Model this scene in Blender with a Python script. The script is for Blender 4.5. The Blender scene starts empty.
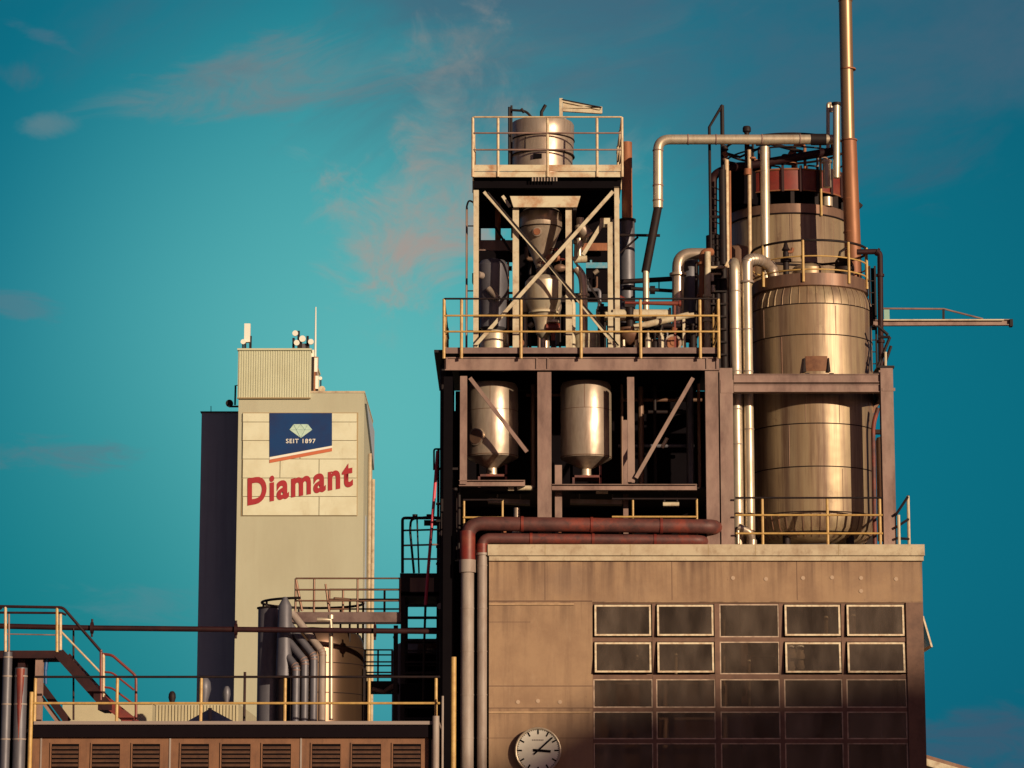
import bpy, math, random
from mathutils import Vector, Matrix
R = math.radians
PI = math.pi
random.seed(7)
sc = bpy.context.scene
COL = sc.collection

# ------------------------------------------------------------------ camera
PITCH = R(10.0); FPX = 3000.0; EYE = 1.6
SUN_EL, SUN_AZ = R(12.5), R(36)         # azimuth measured to the right of straight behind the camera
cam = bpy.data.cameras.new('camera'); co = bpy.data.objects.new('camera', cam); COL.objects.link(co)
co.location = (0, 0, EYE); co.rotation_euler = (PI/2 + PITCH, 0, 0)
cam.sensor_width = 36; cam.lens = 36*FPX/1024; cam.clip_start = 0.5; cam.clip_end = 6000
sc.camera = co
CS, SN = math.cos(PITCH), math.sin(PITCH)

def P(px, py, Y):
    u = (px-512)/FPX; v = (384-py)/FPX
    dy = CS - v*SN; dz = SN + v*CS
    return Vector((u*Y/dy, Y, EYE + dz*Y/dy))
def X(px, py, Y): return P(px, py, Y).x
def Z(py, Y): return P(512, py, Y).z
def S(py, Y):                       # metres per pixel
    v = (384-py)/FPX
    return Y/(CS - v*SN)/FPX

# ------------------------------------------------------------------ materials
def _nt(name):
    m = bpy.data.materials.new(name); m.use_nodes = True
    nt = m.node_tree; b = nt.nodes['Principled BSDF']
    return m, nt, b
def mat(name, base, rough=.6, metal=0., dirt=None, amt=.0, scale=3., stretch=(1, 1, 1), dirt2=None, amt2=0., bump=0., rvar=.1, spec=.5, lo=.42, hi=.68, var=0.):
    m, nt, b = _nt(name); N = nt.nodes; L = nt.links
    b.inputs['Metallic'].default_value = metal
    b.inputs['Specular IOR Level'].default_value = spec
    tc = N.new('ShaderNodeTexCoord'); mp = N.new('ShaderNodeMapping')
    L.new(tc.outputs['Object'], mp.inputs[0]); mp.inputs['Scale'].default_value = stretch
    n1 = N.new('ShaderNodeTexNoise'); n1.inputs['Scale'].default_value = scale; n1.inputs['Detail'].default_value = 8; n1.inputs['Roughness'].default_value = .65
    L.new(mp.outputs[0], n1.inputs[0])
    r1 = N.new('ShaderNodeMapRange'); r1.inputs[1].default_value = lo; r1.inputs[2].default_value = hi; r1.inputs[4].default_value = amt
    L.new(n1.outputs[0], r1.inputs[0])
    mx = N.new('ShaderNodeMix'); mx.data_type = 'RGBA'
    mx.inputs[6].default_value = (*base, 1); mx.inputs[7].default_value = (*(dirt or [c*.5 for c in base]), 1)
    L.new(r1.outputs[0], mx.inputs[0]); out = mx.outputs[2]
    if dirt2:
        n2 = N.new('ShaderNodeTexNoise'); n2.inputs['Scale'].default_value = scale*.45; n2.inputs['Detail'].default_value = 6; n2.inputs['Roughness'].default_value = .7
        mp2 = N.new('ShaderNodeMapping'); mp2.inputs['Location'].default_value = (7.3, 2.1, 4.4); mp2.inputs['Scale'].default_value = stretch
        L.new(tc.outputs['Object'], mp2.inputs[0]); L.new(mp2.outputs[0], n2.inputs[0])
        r2 = N.new('ShaderNodeMapRange'); r2.inputs[1].default_value = .5; r2.inputs[2].default_value = .66; r2.inputs[4].default_value = amt2
        L.new(n2.outputs[0], r2.inputs[0])
        m2 = N.new('ShaderNodeMix'); m2.data_type = 'RGBA'; L.new(out, m2.inputs[6]); m2.inputs[7].default_value = (*dirt2, 1)
        L.new(r2.outputs[0], m2.inputs[0]); out = m2.outputs[2]
    L.new(out, b.inputs['Base Color'])
    rr = N.new('ShaderNodeMapRange'); rr.inputs[3].default_value = max(.03, rough-rvar); rr.inputs[4].default_value = min(1, rough+rvar)
    L.new(n1.outputs[0], rr.inputs[0]); L.new(rr.outputs[0], b.inputs['Roughness'])
    if var:                                # broad uneven plates: a slow dent-like waviness
        n3 = N.new('ShaderNodeTexNoise'); n3.inputs['Scale'].default_value = var; n3.inputs['Detail'].default_value = 2; L.new(tc.outputs['Object'], n3.inputs[0])
        bp = N.new('ShaderNodeBump'); bp.inputs['Strength'].default_value = .5; bp.inputs['Distance'].default_value = .05
        L.new(n3.outputs[0], bp.inputs['Height']); L.new(bp.outputs[0], b.inputs['Normal'])
    if bump:
        bp = N.new('ShaderNodeBump'); bp.inputs['Strength'].default_value = .6; bp.inputs['Distance'].default_value = bump
        L.new(n1.outputs[0], bp.inputs['Height']); L.new(bp.outputs[0], b.inputs['Normal'])
    return m
M = {}
M['concrete'] = mat('tan_render', (.36, .232, .142), .9, dirt=(.22, .13, .085), amt=.6, scale=1.1, dirt2=(.26, .17, .12), amt2=.6, bump=.01)
def add_streaks(m, col, sx, sz, lo, hi, k, scale=1.):
    nt = m.node_tree; N = nt.nodes; L = nt.links; b = N['Principled BSDF']
    src = b.inputs['Base Color'].links[0].from_socket
    tc = N.new('ShaderNodeTexCoord'); mp = N.new('ShaderNodeMapping'); mp.inputs['Scale'].default_value = (sx, sx, sz); L.new(tc.outputs['Object'], mp.inputs[0])
    n = N.new('ShaderNodeTexNoise'); n.inputs['Scale'].default_value = scale; n.inputs['Detail'].default_value = 9; n.inputs['Roughness'].default_value = .7; L.new(mp.outputs[0], n.inputs[0])
    r = N.new('ShaderNodeMapRange'); r.inputs[1].default_value = lo; r.inputs[2].default_value = hi; r.inputs[4].default_value = k; L.new(n.outputs[0], r.inputs[0])
    mx = N.new('ShaderNodeMix'); mx.data_type = 'RGBA'; L.new(r.outputs[0], mx.inputs[0]); L.new(src, mx.inputs[6]); mx.inputs[7].default_value = (*col, 1)
    L.new(mx.outputs[2], b.inputs['Base Color'])
def add_runs(m, col, z1, drop, k, sx=7.):
    """dirty water runs that start at height z1 (object space) and fade out downwards"""
    nt = m.node_tree; N = nt.nodes; L = nt.links; b = N['Principled BSDF']
    src = b.inputs['Base Color'].links[0].from_socket
    tc = N.new('ShaderNodeTexCoord'); sp = N.new('ShaderNodeSeparateXYZ'); L.new(tc.outputs['Object'], sp.inputs[0])
    mp = N.new('ShaderNodeMapping'); mp.inputs['Scale'].default_value = (sx, sx, .35); L.new(tc.outputs['Object'], mp.inputs[0])
    n = N.new('ShaderNodeTexNoise'); n.inputs['Scale'].default_value = 1; n.inputs['Detail'].default_value = 6; L.new(mp.outputs[0], n.inputs[0])
    r = N.new('ShaderNodeMapRange'); r.inputs[1].default_value = .44; r.inputs[2].default_value = .68; L.new(n.outputs[0], r.inputs[0])
    g_ = N.new('ShaderNodeMapRange'); g_.inputs[1].default_value = z1-drop; g_.inputs[2].default_value = z1; g_.inputs[4].default_value = k; L.new(sp.outputs['Z'], g_.inputs[0])
    up = N.new('ShaderNodeMath'); up.operation = 'LESS_THAN'; up.inputs[1].default_value = z1+.02; L.new(sp.outputs['Z'], up.inputs[0])
    m1 = N.new('ShaderNodeMath'); m1.operation = 'MULTIPLY'; L.new(r.outputs[0], m1.inputs[0]); L.new(g_.outputs[0], m1.inputs[1])
    m2 = N.new('ShaderNodeMath'); m2.operation = 'MULTIPLY'; L.new(m1.outputs[0], m2.inputs[0]); L.new(up.outputs[0], m2.inputs[1])
    mx = N.new('ShaderNodeMix'); mx.data_type = 'RGBA'; L.new(m2.outputs[0], mx.inputs[0]); L.new(src, mx.inputs[6]); mx.inputs[7].default_value = (*col, 1)
    L.new(mx.outputs[2], b.inputs['Base Color'])
add_runs(M['concrete'], (.11, .06, .045), Z(562, 66), 1.0, .75)
add_runs(M['concrete'], (.12, .07, .05), Z(602, 66), .8, .6, 5)
add_runs(M['concrete'], (.12, .07, .05), Z(709, 66), .7, .6, 6)
add_streaks(M['concrete'], (.13, .07, .05), 3.2, .28, .52, .74, .40)
add_streaks(M['concrete'], (.42, .30, .20), 4.0, 1.6, .58, .72, .35)
add_streaks(M['concrete'], (.10, .05, .04), 14, 10, .66, .74, .7)
M['coping'] = mat('pale_coping', (.53, .44, .31), .75, dirt=(.34, .24, .16), amt=.75, scale=2.5)
M['frame_brown'] = mat('brown_window_steel', (.17, .085, .055), .6, dirt=(.08, .04, .03), amt=.6, scale=5)
M['cream'] = mat('cream_paint', (.58, .50, .36), .6, dirt=(.30, .17, .09), amt=.7, scale=4, lo=.48, hi=.70)
M['creamstain'] = mat('rust_stained_cream_paint', (.62, .54, .38), .6, dirt=(.36, .14, .05), amt=.9, scale=1.8, lo=.48, hi=.66)
M['yellow'] = mat('yellow_rail_paint', (.56, .36, .12), .5, dirt=(.34, .17, .06), amt=.6, scale=8)
M['railpale'] = mat('pale_rail_paint', (.62, .48, .30), .5, dirt=(.35, .16, .08), amt=.6, scale=8)
M['dark'] = mat('dark_steel', (.014, .009, .011), .6, dirt=(.035, .015, .01), amt=.5, scale=6, spec=.25)
M['black'] = mat('black_cladding', (.004, .0025, .004), .9, spec=.1)  # one even near-black colour
M['steel_brown'] = mat('primer_brown_steel', (.29, .18, .15), .6, dirt=(.13, .07, .06), amt=.9, scale=2.2, dirt2=(.35, .25, .20), amt2=.5, stretch=(1, 1, .4))
M['silver'] = mat('silver_sheet', (.54, .44, .35), .38, .55, dirt=(.28, .19, .15), amt=.75, scale=4, stretch=(1, 1, .2), var=1.5)
M['silverbright'] = mat('bright_silver_lagging', (.62, .53, .41), .42, .5, dirt=(.36, .25, .17), amt=.65, scale=6, stretch=(1, 1, .3))
M['tank'] = mat('weathered_tank_cladding', (.43, .325, .20), .46, .38, dirt=(.17, .105, .085), amt=.85, scale=2.0, stretch=(1, 1, .045), dirt2=(.20, .095, .05), amt2=.5, rvar=.12, lo=.42, hi=.62, var=1.2)
M['tankbrown'] = mat('brown_stained_cladding', (.22, .13, .09), .5, .3, dirt=(.10, .05, .04), amt=.8, scale=3, stretch=(1, 1, .15), dirt2=(.2, .07, .03), amt2=.6)
M['bluegrey'] = mat('blue_grey_lagging', (.145, .14, .165), .5, .3, dirt=(.08, .07, .09), amt=.7, scale=4, stretch=(1, 1, .3))
M['grey'] = mat('grey_pipe', (.34, .28, .25), .6, .05, dirt=(.2, .13, .1), amt=.6, scale=4, stretch=(1, 1, .3))
M['rust'] = mat('rusty_steel', (.34, .13, .06), .7, .15, dirt=(.15, .05, .03), amt=.8, scale=4, stretch=(1, 1, .35))
M['chimney'] = mat('rusting_flue', (.30, .125, .06), .55, .3, dirt=(.18, .065, .04), amt=.7, scale=3, stretch=(1, 1, .2))
M['bronze'] = mat('bronzed_flue', (.34, .22, .13), .42, .6, dirt=(.25, .14, .08), amt=.6, scale=3, stretch=(1, 1, .2))
M['redpaint'] = mat('oxide_red_paint', (.20, .025, .018), .5, dirt=(.09, .02, .018), amt=.85, scale=2.6, dirt2=(.3, .10, .05), amt2=.35)
M['redpipe'] = mat('dull_red_pipe_paint', (.12, .038, .033), .6, dirt=(.045, .017, .018), amt=.9, scale=3.5, dirt2=(.26, .045, .025), amt2=.8)
M['facet'] = mat('gem_facet_line', (.30, .45, .42), .7)
M['darkred'] = mat('dark_red_brown_steel', (.022, .006, .008), .6, dirt=(.05, .012, .012), amt=.6, scale=3, spec=.25)
M['pink'] = mat('bright_red_hose', (.62, .05, .09), .5)
M['silo'] = mat('pale_silo_render', (.46, .45, .335), .9, dirt=(.38, .36, .26), amt=.6, scale=.3, stretch=(1, 1, .35), bump=.01)
M['silopanel'] = mat('cream_sign_panels', (.68, .675, .51), .8, dirt=(.55, .50, .34), amt=.6, scale=.9)
M['penthouse'] = mat('pale_ribbed_sheet', (.55, .56, .41), .7, dirt=(.46, .45, .31), amt=.6, scale=.7)
M['joint'] = mat('dirty_joint', (.36, .27, .15), .9)
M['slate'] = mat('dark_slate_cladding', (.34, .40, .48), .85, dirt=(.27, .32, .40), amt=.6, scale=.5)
M['bronzetank'] = mat('bronze_tank_sheet', (.15, .09, .055), .33, .7, dirt=(.12, .07, .05), amt=.85, scale=2.2, stretch=(1, 1, .06), lo=.42, hi=.62)
M['navy'] = mat('navy_sign', (.008, .045, .16), .7, dirt=(.02, .03, .10), amt=.8, scale=.5, spec=.2)
M['signred'] = mat('sign_red', (.38, .035, .045), .7, dirt=(.3, .03, .04), amt=.5, scale=1.5, spec=.2)
M['signorange'] = mat('sign_orange_stripe', (.55, .14, .06), .6)
add_streaks(M['silo'], (.36, .31, .22), 1.2, .10, .52, .75, .3)
add_streaks(M['silopanel'], (.40, .31, .18), 2.0, .7, .58, .74, .4)
add_streaks(M['tank'], (.11, .05, .035), 3.2, .16, .52, .68, .75)
add_streaks(M['tank'], (.10, .045, .03), 3.0, 2.2, .60, .72, .6)
add_streaks(M['coping'], (.22, .13, .08), 4.0, 3.0, .56, .70, .6)
add_streaks(M['silver'], (.22, .13, .09), 6.0, .5, .55, .72, .5)
add_streaks(M['cream'], (.34, .15, .07), 5.0, 1.6, .58, .70, .6)
add_streaks(M['silverbright'], (.30, .16, .09), 5.0, 1.0, .56, .70, .5)
add_streaks(M['grey'], (.22, .12, .08), 5.0, .8, .54, .70, .6)
add_streaks(M['tank'], (.50, .42, .26), 2.6, .12, .56, .70, .4)
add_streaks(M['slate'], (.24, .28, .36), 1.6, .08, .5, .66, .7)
M['white'] = mat('sign_white', (.80, .78, .70), .6)
M['gem'] = mat('pale_gem', (.50, .68, .58), .5, dirt=(.35, .5, .42), amt=.7, scale=3)
M['louvre'] = mat('orange_brown_cladding', (.22, .10, .05), .7, dirt=(.13, .055, .03), amt=.7, scale=2)
M['fascia'] = mat('dark_fascia', (.006, .003, .005), .85, spec=.1)
M['roofedge'] = mat('grey_roof_edge', (.28, .22, .20), .6)
M['glassw'] = None
M['clock'] = mat('clock_dial', (.74, .70, .62), .4, dirt=(.6, .55, .45), amt=.4, scale=3)
M['clockcase'] = mat('clock_case', (.30, .26, .24), .4, .5)
M['asphalt'] = mat('asphalt', (.05, .047, .045), .9, dirt=(.08, .07, .06), amt=.8, scale=.6, bump=.01)
M['teal'] = mat('blue_sign_band', (.05, .30, .45), .6, dirt=(.3, .35, .4), amt=.7, scale=9)
M['interior'] = mat('interior_plaster', (.20, .12, .085), .9, dirt=(.06, .035, .03), amt=.9, scale=.8, stretch=(1, 1, .3))
M['warehouse'] = mat('warehouse_sheet', (.25, .22, .2), .8)
M['palebuild'] = mat('pale_far_sheet', (.50, .44, .29), .8, dirt=(.38, .32, .22), amt=.5, scale=.7)
M['blueplastic'] = mat('blue_fitting', (.02, .10, .28), .5)

add_streaks(M['louvre'], (.08, .035, .02), 5.0, .6, .52, .70, .6)

def glass_mat():
    m, nt, b = _nt('dusty_window_glass'); N = nt.nodes; L = nt.links
    out = N['Material Output']
    b.inputs['Base Color'].default_value = (.035, .024, .02, 1); b.inputs['Roughness'].default_value = .18
    tc = N.new('ShaderNodeTexCoord'); mp = N.new('ShaderNodeMapping'); mp.inputs['Scale'].default_value = (1, 1, .4)
    n = N.new('ShaderNodeTexNoise'); n.inputs['Scale'].default_value = 2.4; n.inputs['Detail'].default_value = 7
    oi = N.new('ShaderNodeObjectInfo'); L.new(tc.outputs['Object'], mp.inputs[0]); L.new(mp.outputs[0], n.inputs[0]); n.noise_dimensions = '4D'
    w4 = N.new('ShaderNodeMath'); w4.operation = 'MULTIPLY'; w4.inputs[1].default_value = 40; L.new(oi.outputs['Random'], w4.inputs[0]); L.new(w4.outputs[0], n.inputs['W'])
    cr = N.new('ShaderNodeMapRange'); cr.inputs[1].default_value = .35; cr.inputs[2].default_value = .75; cr.inputs[3].default_value = .28; cr.inputs[4].default_value = .62
    L.new(n.outputs[0], cr.inputs[0])
    bc = N.new('ShaderNodeMix'); bc.data_type = 'RGBA'; bc.inputs[6].default_value = (.02, .014, .012, 1); bc.inputs[7].default_value = (.24, .185, .145, 1)
    L.new(n.outputs[0], bc.inputs[0]); L.new(bc.outputs[2], b.inputs['Base Color'])
    tr = N.new('ShaderNodeBsdfTransparent'); tr.inputs[0].default_value = (.75, .68, .62, 1)
    mx = N.new('ShaderNodeMixShader'); L.new(cr.outputs[0], mx.inputs[0]); L.new(tr.outputs[0], mx.inputs[1]); L.new(b.outputs[0], mx.inputs[2])
    L.new(mx.outputs[0], out.inputs['Surface'])
    return m
M['glassw'] = glass_mat()

# ------------------------------------------------------------------ mesh builder
class MB:
    def __init__(s): s.v = []; s.f = []; s.smooth = []
    def add(s, vs, fs, smooth=False):
        o = len(s.v); s.v += [Vector(v) for v in vs]
        for f in fs: s.f.append([i+o for i in f]); s.smooth.append(smooth)
        return s
    def box(s, x0, x1, y0, y1, z0, z1):
        if x0 > x1: x0, x1 = x1, x0
        if y0 > y1: y0, y1 = y1, y0
        if z0 > z1: z0, z1 = z1, z0
        vs = [(x0, y0, z0), (x1, y0, z0), (x1, y1, z0), (x0, y1, z0), (x0, y0, z1), (x1, y0, z1), (x1, y1, z1), (x0, y1, z1)]
        return s.add(vs, [(0, 3, 2, 1), (4, 5, 6, 7), (0, 1, 5, 4), (1, 2, 6, 5), (2, 3, 7, 6), (3, 0, 4, 7)])
    def pbox(s, a, b, c, d, Y, depth):      # a box given by its front face's extents in the view at distance Y
        m = (c+d)/2
        return s.box(X(a, m, Y), X(b, m, Y), Y, Y+depth, Z(d, Y), Z(c, Y))
    def prism(s, pts, n):                    # closed polygon pts extruded by vector n
        k = len(pts); pts = [Vector(p) for p in pts]; n = Vector(n)
        vs = pts + [p+n for p in pts]
        fs = [tuple(range(k))[::-1], tuple(range(k, 2*k))] + [(i, (i+1) % k, k+(i+1) % k, k+i) for i in range(k)]
        return s.add(vs, fs)
    def bar(s, a, b, w, d):                  # rectangular bar between two points, w across in x/z plane, d in y
        a = Vector(a); b = Vector(b); t = (b-a).normalized()
        side = t.cross(Vector((0, 1, 0)))
        if side.length < 1e-4: side = Vector((1, 0, 0))
        side.normalize(); up = side.cross(t).normalized()
        q = [side*sx*w/2 + up*sy*d/2 for sx, sy in ((-1, -1), (1, -1), (1, 1), (-1, 1))]
        vs = [a+c for c in q] + [b+c for c in q]
        return s.add(vs, [(3, 2, 1, 0), (4, 5, 6, 7), (0, 1, 5, 4), (1, 2, 6, 5), (2, 3, 7, 6), (3, 0, 4, 7)])
    def hbeam(s, a, b, w, d, t=.02):         # I/H section between two points; flanges face the viewer (w across, d deep)
        a = Vector(a); b = Vector(b)
        off = Vector((0, d/2 - t/2, 0))
        s.bar(a-off, b-off, w, t); s.bar(a+off, b+off, w, t); s.bar(a, b, t, d-2*t-.002)
        return s
    def ibeam_side(s, a, b, h, d, t=.025):   # horizontal I beam, web facing the viewer: two flanges h apart and a set-back web
        a = Vector(a); b = Vector(b); up = Vector((0, 0, h/2 - t/2))
        s.bar(a+up, b+up, t, d); s.bar(a-up, b-up, t, d); s.bar(a, b, h-2*t-.002, t)
        return s
    def tube(s, pts, r, n=10, closed=False, caps=True):
        pts = [Vector(p) for p in pts]; k = len(pts)
        rs = r if isinstance(r, (list, tuple)) else [r]*k
        tang = []
        for i in range(k):
            if closed: t = (pts[(i+1) % k]-pts[i-1])
            else: t = (pts[min(i+1, k-1)]-pts[max(i-1, 0)])
            if t.length < 1e-9: t = Vector((0, 0, 1))
            tang.append(t.normalized())
        u = tang[0].orthogonal().normalized(); vs = []
        for i in range(k):
            u = (u - tang[i]*u.dot(tang[i]))
            if u.length < 1e-6: u = tang[i].orthogonal()
            u.normalize(); w = tang[i].cross(u)
            for j in range(n):
                a = 2*PI*j/n; vs.append(pts[i] + (u*math.cos(a)+w*math.sin(a))*rs[i])
        fs = []
        for i in range(k if closed else k-1):
            for j in range(n):
                a = i*n+j; b_ = i*n+(j+1) % n; c = ((i+1) % k)*n+(j+1) % n; d = ((i+1) % k)*n+j
                fs.append((a, b_, c, d))
        s.add(vs, fs, True)
        if caps and not closed:
            o = len(s.v)-len(vs)
            s.f.append([o+j for j in range(n)][::-1]); s.smooth.append(False)
            s.f.append([o+(k-1)*n+j for j in range(n)]); s.smooth.append(False)
        return s
    def lathe(s, cx, cy, prof, n=64, a0=0, a1=2*PI):   # prof: (radius, z) bottom to top
        k = len(prof); vs = []; full = abs(a1-a0-2*PI) < 1e-6
        m = n if full else n+1
        for (r, z) in prof:
            for j in range(m):
                a = a0+(a1-a0)*j/n; vs.append((cx+max(r, 1e-4)*math.cos(a), cy+max(r, 1e-4)*math.sin(a), z))
        fs = []
        for i in range(k-1):
            for j in range(n):
                fs.append((i*m+j, i*m+(j+1) % m, (i+1)*m+(j+1) % m, (i+1)*m+j))
        return s.add(vs, fs, True)
    def drum(s, cx, cy, r, z0, z1, n=40):
        return s.lathe(cx, cy, [(0, z0), (r, z0), (r, z1), (0, z1)], n)
    def disc_y(s, c, r, d, n=32):            # a drum whose axis points along y
        c = Vector(c); vs = []
        for yy in (0, d):
            for j in range(n):
                a = 2*PI*j/n; vs.append(c+Vector((r*math.cos(a), yy, r*math.sin(a))))
        fs = [tuple(range(n)), tuple(range(n, 2*n))[::-1]] + [(j, n+j, n+(j+1) % n, (j+1) % n) for j in range(n)]
        return s.add(vs, fs)
    def mesh(s, name, m):
        me = bpy.data.meshes.new(name); me.from_pydata([tuple(v) for v in s.v], [], s.f)
        me.polygons.foreach_set('use_smooth', s.smooth); me.materials.append(m)
        me.update(); me.set_sharp_from_angle(angle=R(38)); return me

def arc_path(pts, rad, n=6):                 # round the corners of a polyline
    pts = [Vector(p) for p in pts]; out = [pts[0]]
    for i in range(1, len(pts)-1):
        a, b, c = pts[i-1], pts[i], pts[i+1]
        da = (a-b); dc = (c-b); r = min(rad, da.length*.49, dc.length*.49)
        p0 = b+da.normalized()*r; p1 = b+dc.normalized()*r
        for k in range(n+1):
            t = k/n; out.append(p0*(1-t)**2 + b*2*t*(1-t) + p1*t*t)
    out.append(pts[-1]); return out

# ------------------------------------------------------------------ things and parts
def props(o, label=None, cat=None, group=None, kind=None):
    if label: o['label'] = label
    if cat: o['category'] = cat
    if group: o['group'] = group
    if kind: o['kind'] = kind
    return o
class Thing:
    def __init__(s, name, label, cat, group=None):
        s.root = bpy.data.objects.new(name, None); COL.objects.link(s.root)
        s.root.empty_display_size = .2
        props(s.root, label, cat, group); s.obs = []
    def part(s, name, mb, m, parent=None, label=None):
        o = bpy.data.objects.new(name, mb.mesh(name, M[m] if isinstance(m, str) else m)); COL.objects.link(o)
        o.parent = parent or s.root; s.obs.append(o)
        if label: o['label'] = label
        return o
    def mpart(s, name, me, m, parent=None):
        me.materials.clear(); me.materials.append(M[m]); o = bpy.data.objects.new(name, me); COL.objects.link(o)
        o.parent = parent or s.root; s.obs.append(o); return o
    def done(s):
        vs = [v.co for o in s.obs for v in o.data.vertices]
        lo = [min(v[i] for v in vs) for i in range(3)]; hi = [max(v[i] for v in vs) for i in range(3)]
        loc = Vector(((lo[0]+hi[0])/2, (lo[1]+hi[1])/2, lo[2]))
        for o in s.obs: o.data.transform(Matrix.Translation(-loc))
        s.root.location = loc; return s.root
def single(name, mb, m, label, cat, group=None, kind=None):
    me = mb.mesh(name, M[m]); vs = [v.co for v in me.vertices]
    lo = [min(v[i] for v in vs) for i in range(3)]; hi = [max(v[i] for v in vs) for i in range(3)]
    loc = Vector(((lo[0]+hi[0])/2, (lo[1]+hi[1])/2, lo[2])); me.transform(Matrix.Translation(-loc))
    o = bpy.data.objects.new(name, me); COL.objects.link(o); o.location = loc
    return props(o, label, cat, group, kind)
def copy_tree(o, parent=None):
    c = o.copy(); COL.objects.link(c)
    if parent: c.parent = parent
    for ch in list(o.children): copy_tree(ch, c)
    return c

def pipe_thing(name, label, pts, r, m, rad=.25, cat='pipe', flanges=(), fm=None, group=None, n=14, seams=0, caps=None):
    path = arc_path(pts, rad, 7) if rad else [Vector(p) for p in pts]
    if not flanges and not seams:
        return single(name, MB().tube(path, r, n), m, label, cat, group)
    t = Thing(name, label, cat, group); t.part('pipe_run', MB().tube(path, r, n), m)
    def along(fr):
        L = [0]
        for a, b in zip(path, path[1:]): L.append(L[-1]+(b-a).length)
        d = fr*L[-1]
        for i in range(len(path)-1):
            if d <= L[i+1]:
                q = (d-L[i])/max(1e-6, L[i+1]-L[i]); return path[i].lerp(path[i+1], q), (path[i+1]-path[i]).normalized()
        return path[-1], (path[-1]-path[-2]).normalized()
    for fr in flanges:
        p, d = along(fr); t.part('flange', MB().tube([p-d*.03, p+d*.03], r*1.45, n), fm or m)
    if seams:
        for i in range(seams):
            p, d = along((i+.5)/seams); t.part('lagging_band', MB().tube([p-d*.012, p+d*.012], r+.006, n), fm or m)
    t.done(); return t.root

class Each:
    """adds every tube as a part of its own"""
    def __init__(s, t, name, m): s.t, s.name, s.m = t, name, m
    def tube(s, *a, **k): s.t.part(s.name, MB().tube(*a, **k), s.m); return s
def railing(name, label, nodes, zb, zt, posts, rails, pm='yellow', r=.022, pr=.024, group=None, sub=0., toe=None):
    """nodes: list of (x,y) world along the line; posts: list of (x,y); rails: list of (fraction of height, material)"""
    t = Thing(name, label, 'railing', group)
    for (x, y) in posts: t.part('post', MB().tube([(x, y, zb-sub), (x, y, zt)], pr, 8), pm)
    for fr, m in rails:
        z = zb+(zt-zb)*fr; nm = 'top_rail' if fr >= .99 else 'mid_rail'
        t.part(nm, MB().tube(arc_path([(x, y-.03, z) for x, y in nodes], .05, 3), r, 8), m)
    if toe:
        for (a, b) in zip(nodes, nodes[1:]):
            t.part('toe_board', MB().bar((a[0], a[1], zb+.06), (b[0], b[1], zb+.06), .12, .012) if abs(a[0]-b[0]) > .01 else MB().box(a[0]-.006, a[0]+.006, a[1], b[1], zb, zb+.12), toe)
    t.done(); return t.root

def ring_rail(t, cx, cy, rad, zb, zt, nposts, rails, pm, a0=0, a1=2*PI, pr=.022, phase=.0, n=48, post_angles=None):
    full = abs(a1-a0-2*PI) < 1e-6
    angs = post_angles or [a0+(a1-a0)*(i+phase)/(nposts) for i in range(nposts)]
    for a in angs:
        x, y = cx+rad*math.cos(a), cy+rad*math.sin(a)
        t.part('post', MB().tube([(x, y, zb), (x, y, zt)], pr, 8), pm)
    for fr, m, w in rails:
        z = zb+(zt-zb)*fr
        pts = [(cx+(rad-.02)*math.cos(a0+(a1-a0)*j/n), cy+(rad-.02)*math.sin(a0+(a1-a0)*j/n), z) for j in range(n if full else n+1)]
        t.part('top_rail' if fr > .99 else 'mid_rail', MB().tube(pts, w, 8, closed=full), m)

# ================================================================== SETTING
g = MB(); g.box(-3000, 3000, -2500, 4500, -.5, 0)
single('ground', g, 'asphalt', 'dark asphalt factory yard', 'ground', kind='structure')

# ================================================================== MAIN BUILDING
YF = 66.0
ZR = Z(545, YF)                        # top of the coping
ZROOF = ZR - .22
t = Thing('factory_building', 'tan rendered factory building with a wide grid of steel windows under the tanks', 'building')
xl, xr = X(489, 650, YF), X(924, 650, YF)
wx0, wx1 = X(592.5, 650, YF), X(907, 650, YF)
ztop = Z(561, YF); zwt = Z(602.5, YF); zwb = Z(770, YF) - .75
DP = 13.0
w = MB()
w.box(xl, xr, YF, YF+.35, zwt, ztop)
w.box(xl, wx0, YF, YF+.35, 0, zwt)
w.box(wx0, wx1, YF, YF+.35, 0, zwb)
w.box(xl, xl+.35, YF+.35, YF+DP, 0, ztop); w.box(xr-.35, xr, YF+.35, YF+DP, 0, ztop)
w.box(xl+.35, xr-.35, YF+DP-.35, YF+DP, 0, ztop)
t.part('wall', w, 'concrete')
p = MB().box(wx1, xr, YF, YF+.35, 0, zwt); t.part('corner_pier', p, 'frame_brown')
# joints and ledges of the render
j = MB()
zj = Z(601, YF)
j.box(xl, wx0, YF-.012, YF, zj-.012, zj+.012)
for py in (686, 708): z = Z(py, YF); j.box(xl, wx0, YF-.005, YF, z-.009, z+.009)
for px in (545, 672, 797): x = X(px, 580, YF); j.box(x-.007, x+.007, YF-.004, YF, Z(600, YF), ztop)
for py, q in ((622, .4), (738, 1.)): z = Z(py, YF); j.box(xl, xl+(wx0-xl)*q, YF-.003, YF, z-.006, z+.006)
t.part('joint', j, mat('render_joint', (.17, .10, .07), .9))
lm = mat('ledge_render', (.46, .30, .18), .85, dirt=(.3, .2, .12), amt=.7, scale=6)
z = Z(602, YF); t.part('ledge', MB().box(xl, wx0-.4, YF-.03, YF-.001, z-.07, z-.03), lm)
z = Z(711, YF); t.part('ledge', MB().box(xl, wx0-.05, YF-.02, YF-.001, z-.05, z-.01), lm)
sp = MB()
for px, py in ((733, 578), (766, 579), (803, 578), (832, 577.5), (861, 578), (896, 579), (861, 591), (518, 702), (538, 701), (560, 702)):
    q = P(px, py, YF); sp.disc_y((q.x, YF-.012, q.z), .045, .012, 12)
t.part('anchor_caps', sp, mat('filler', (.46, .33, .24), .9))
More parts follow.
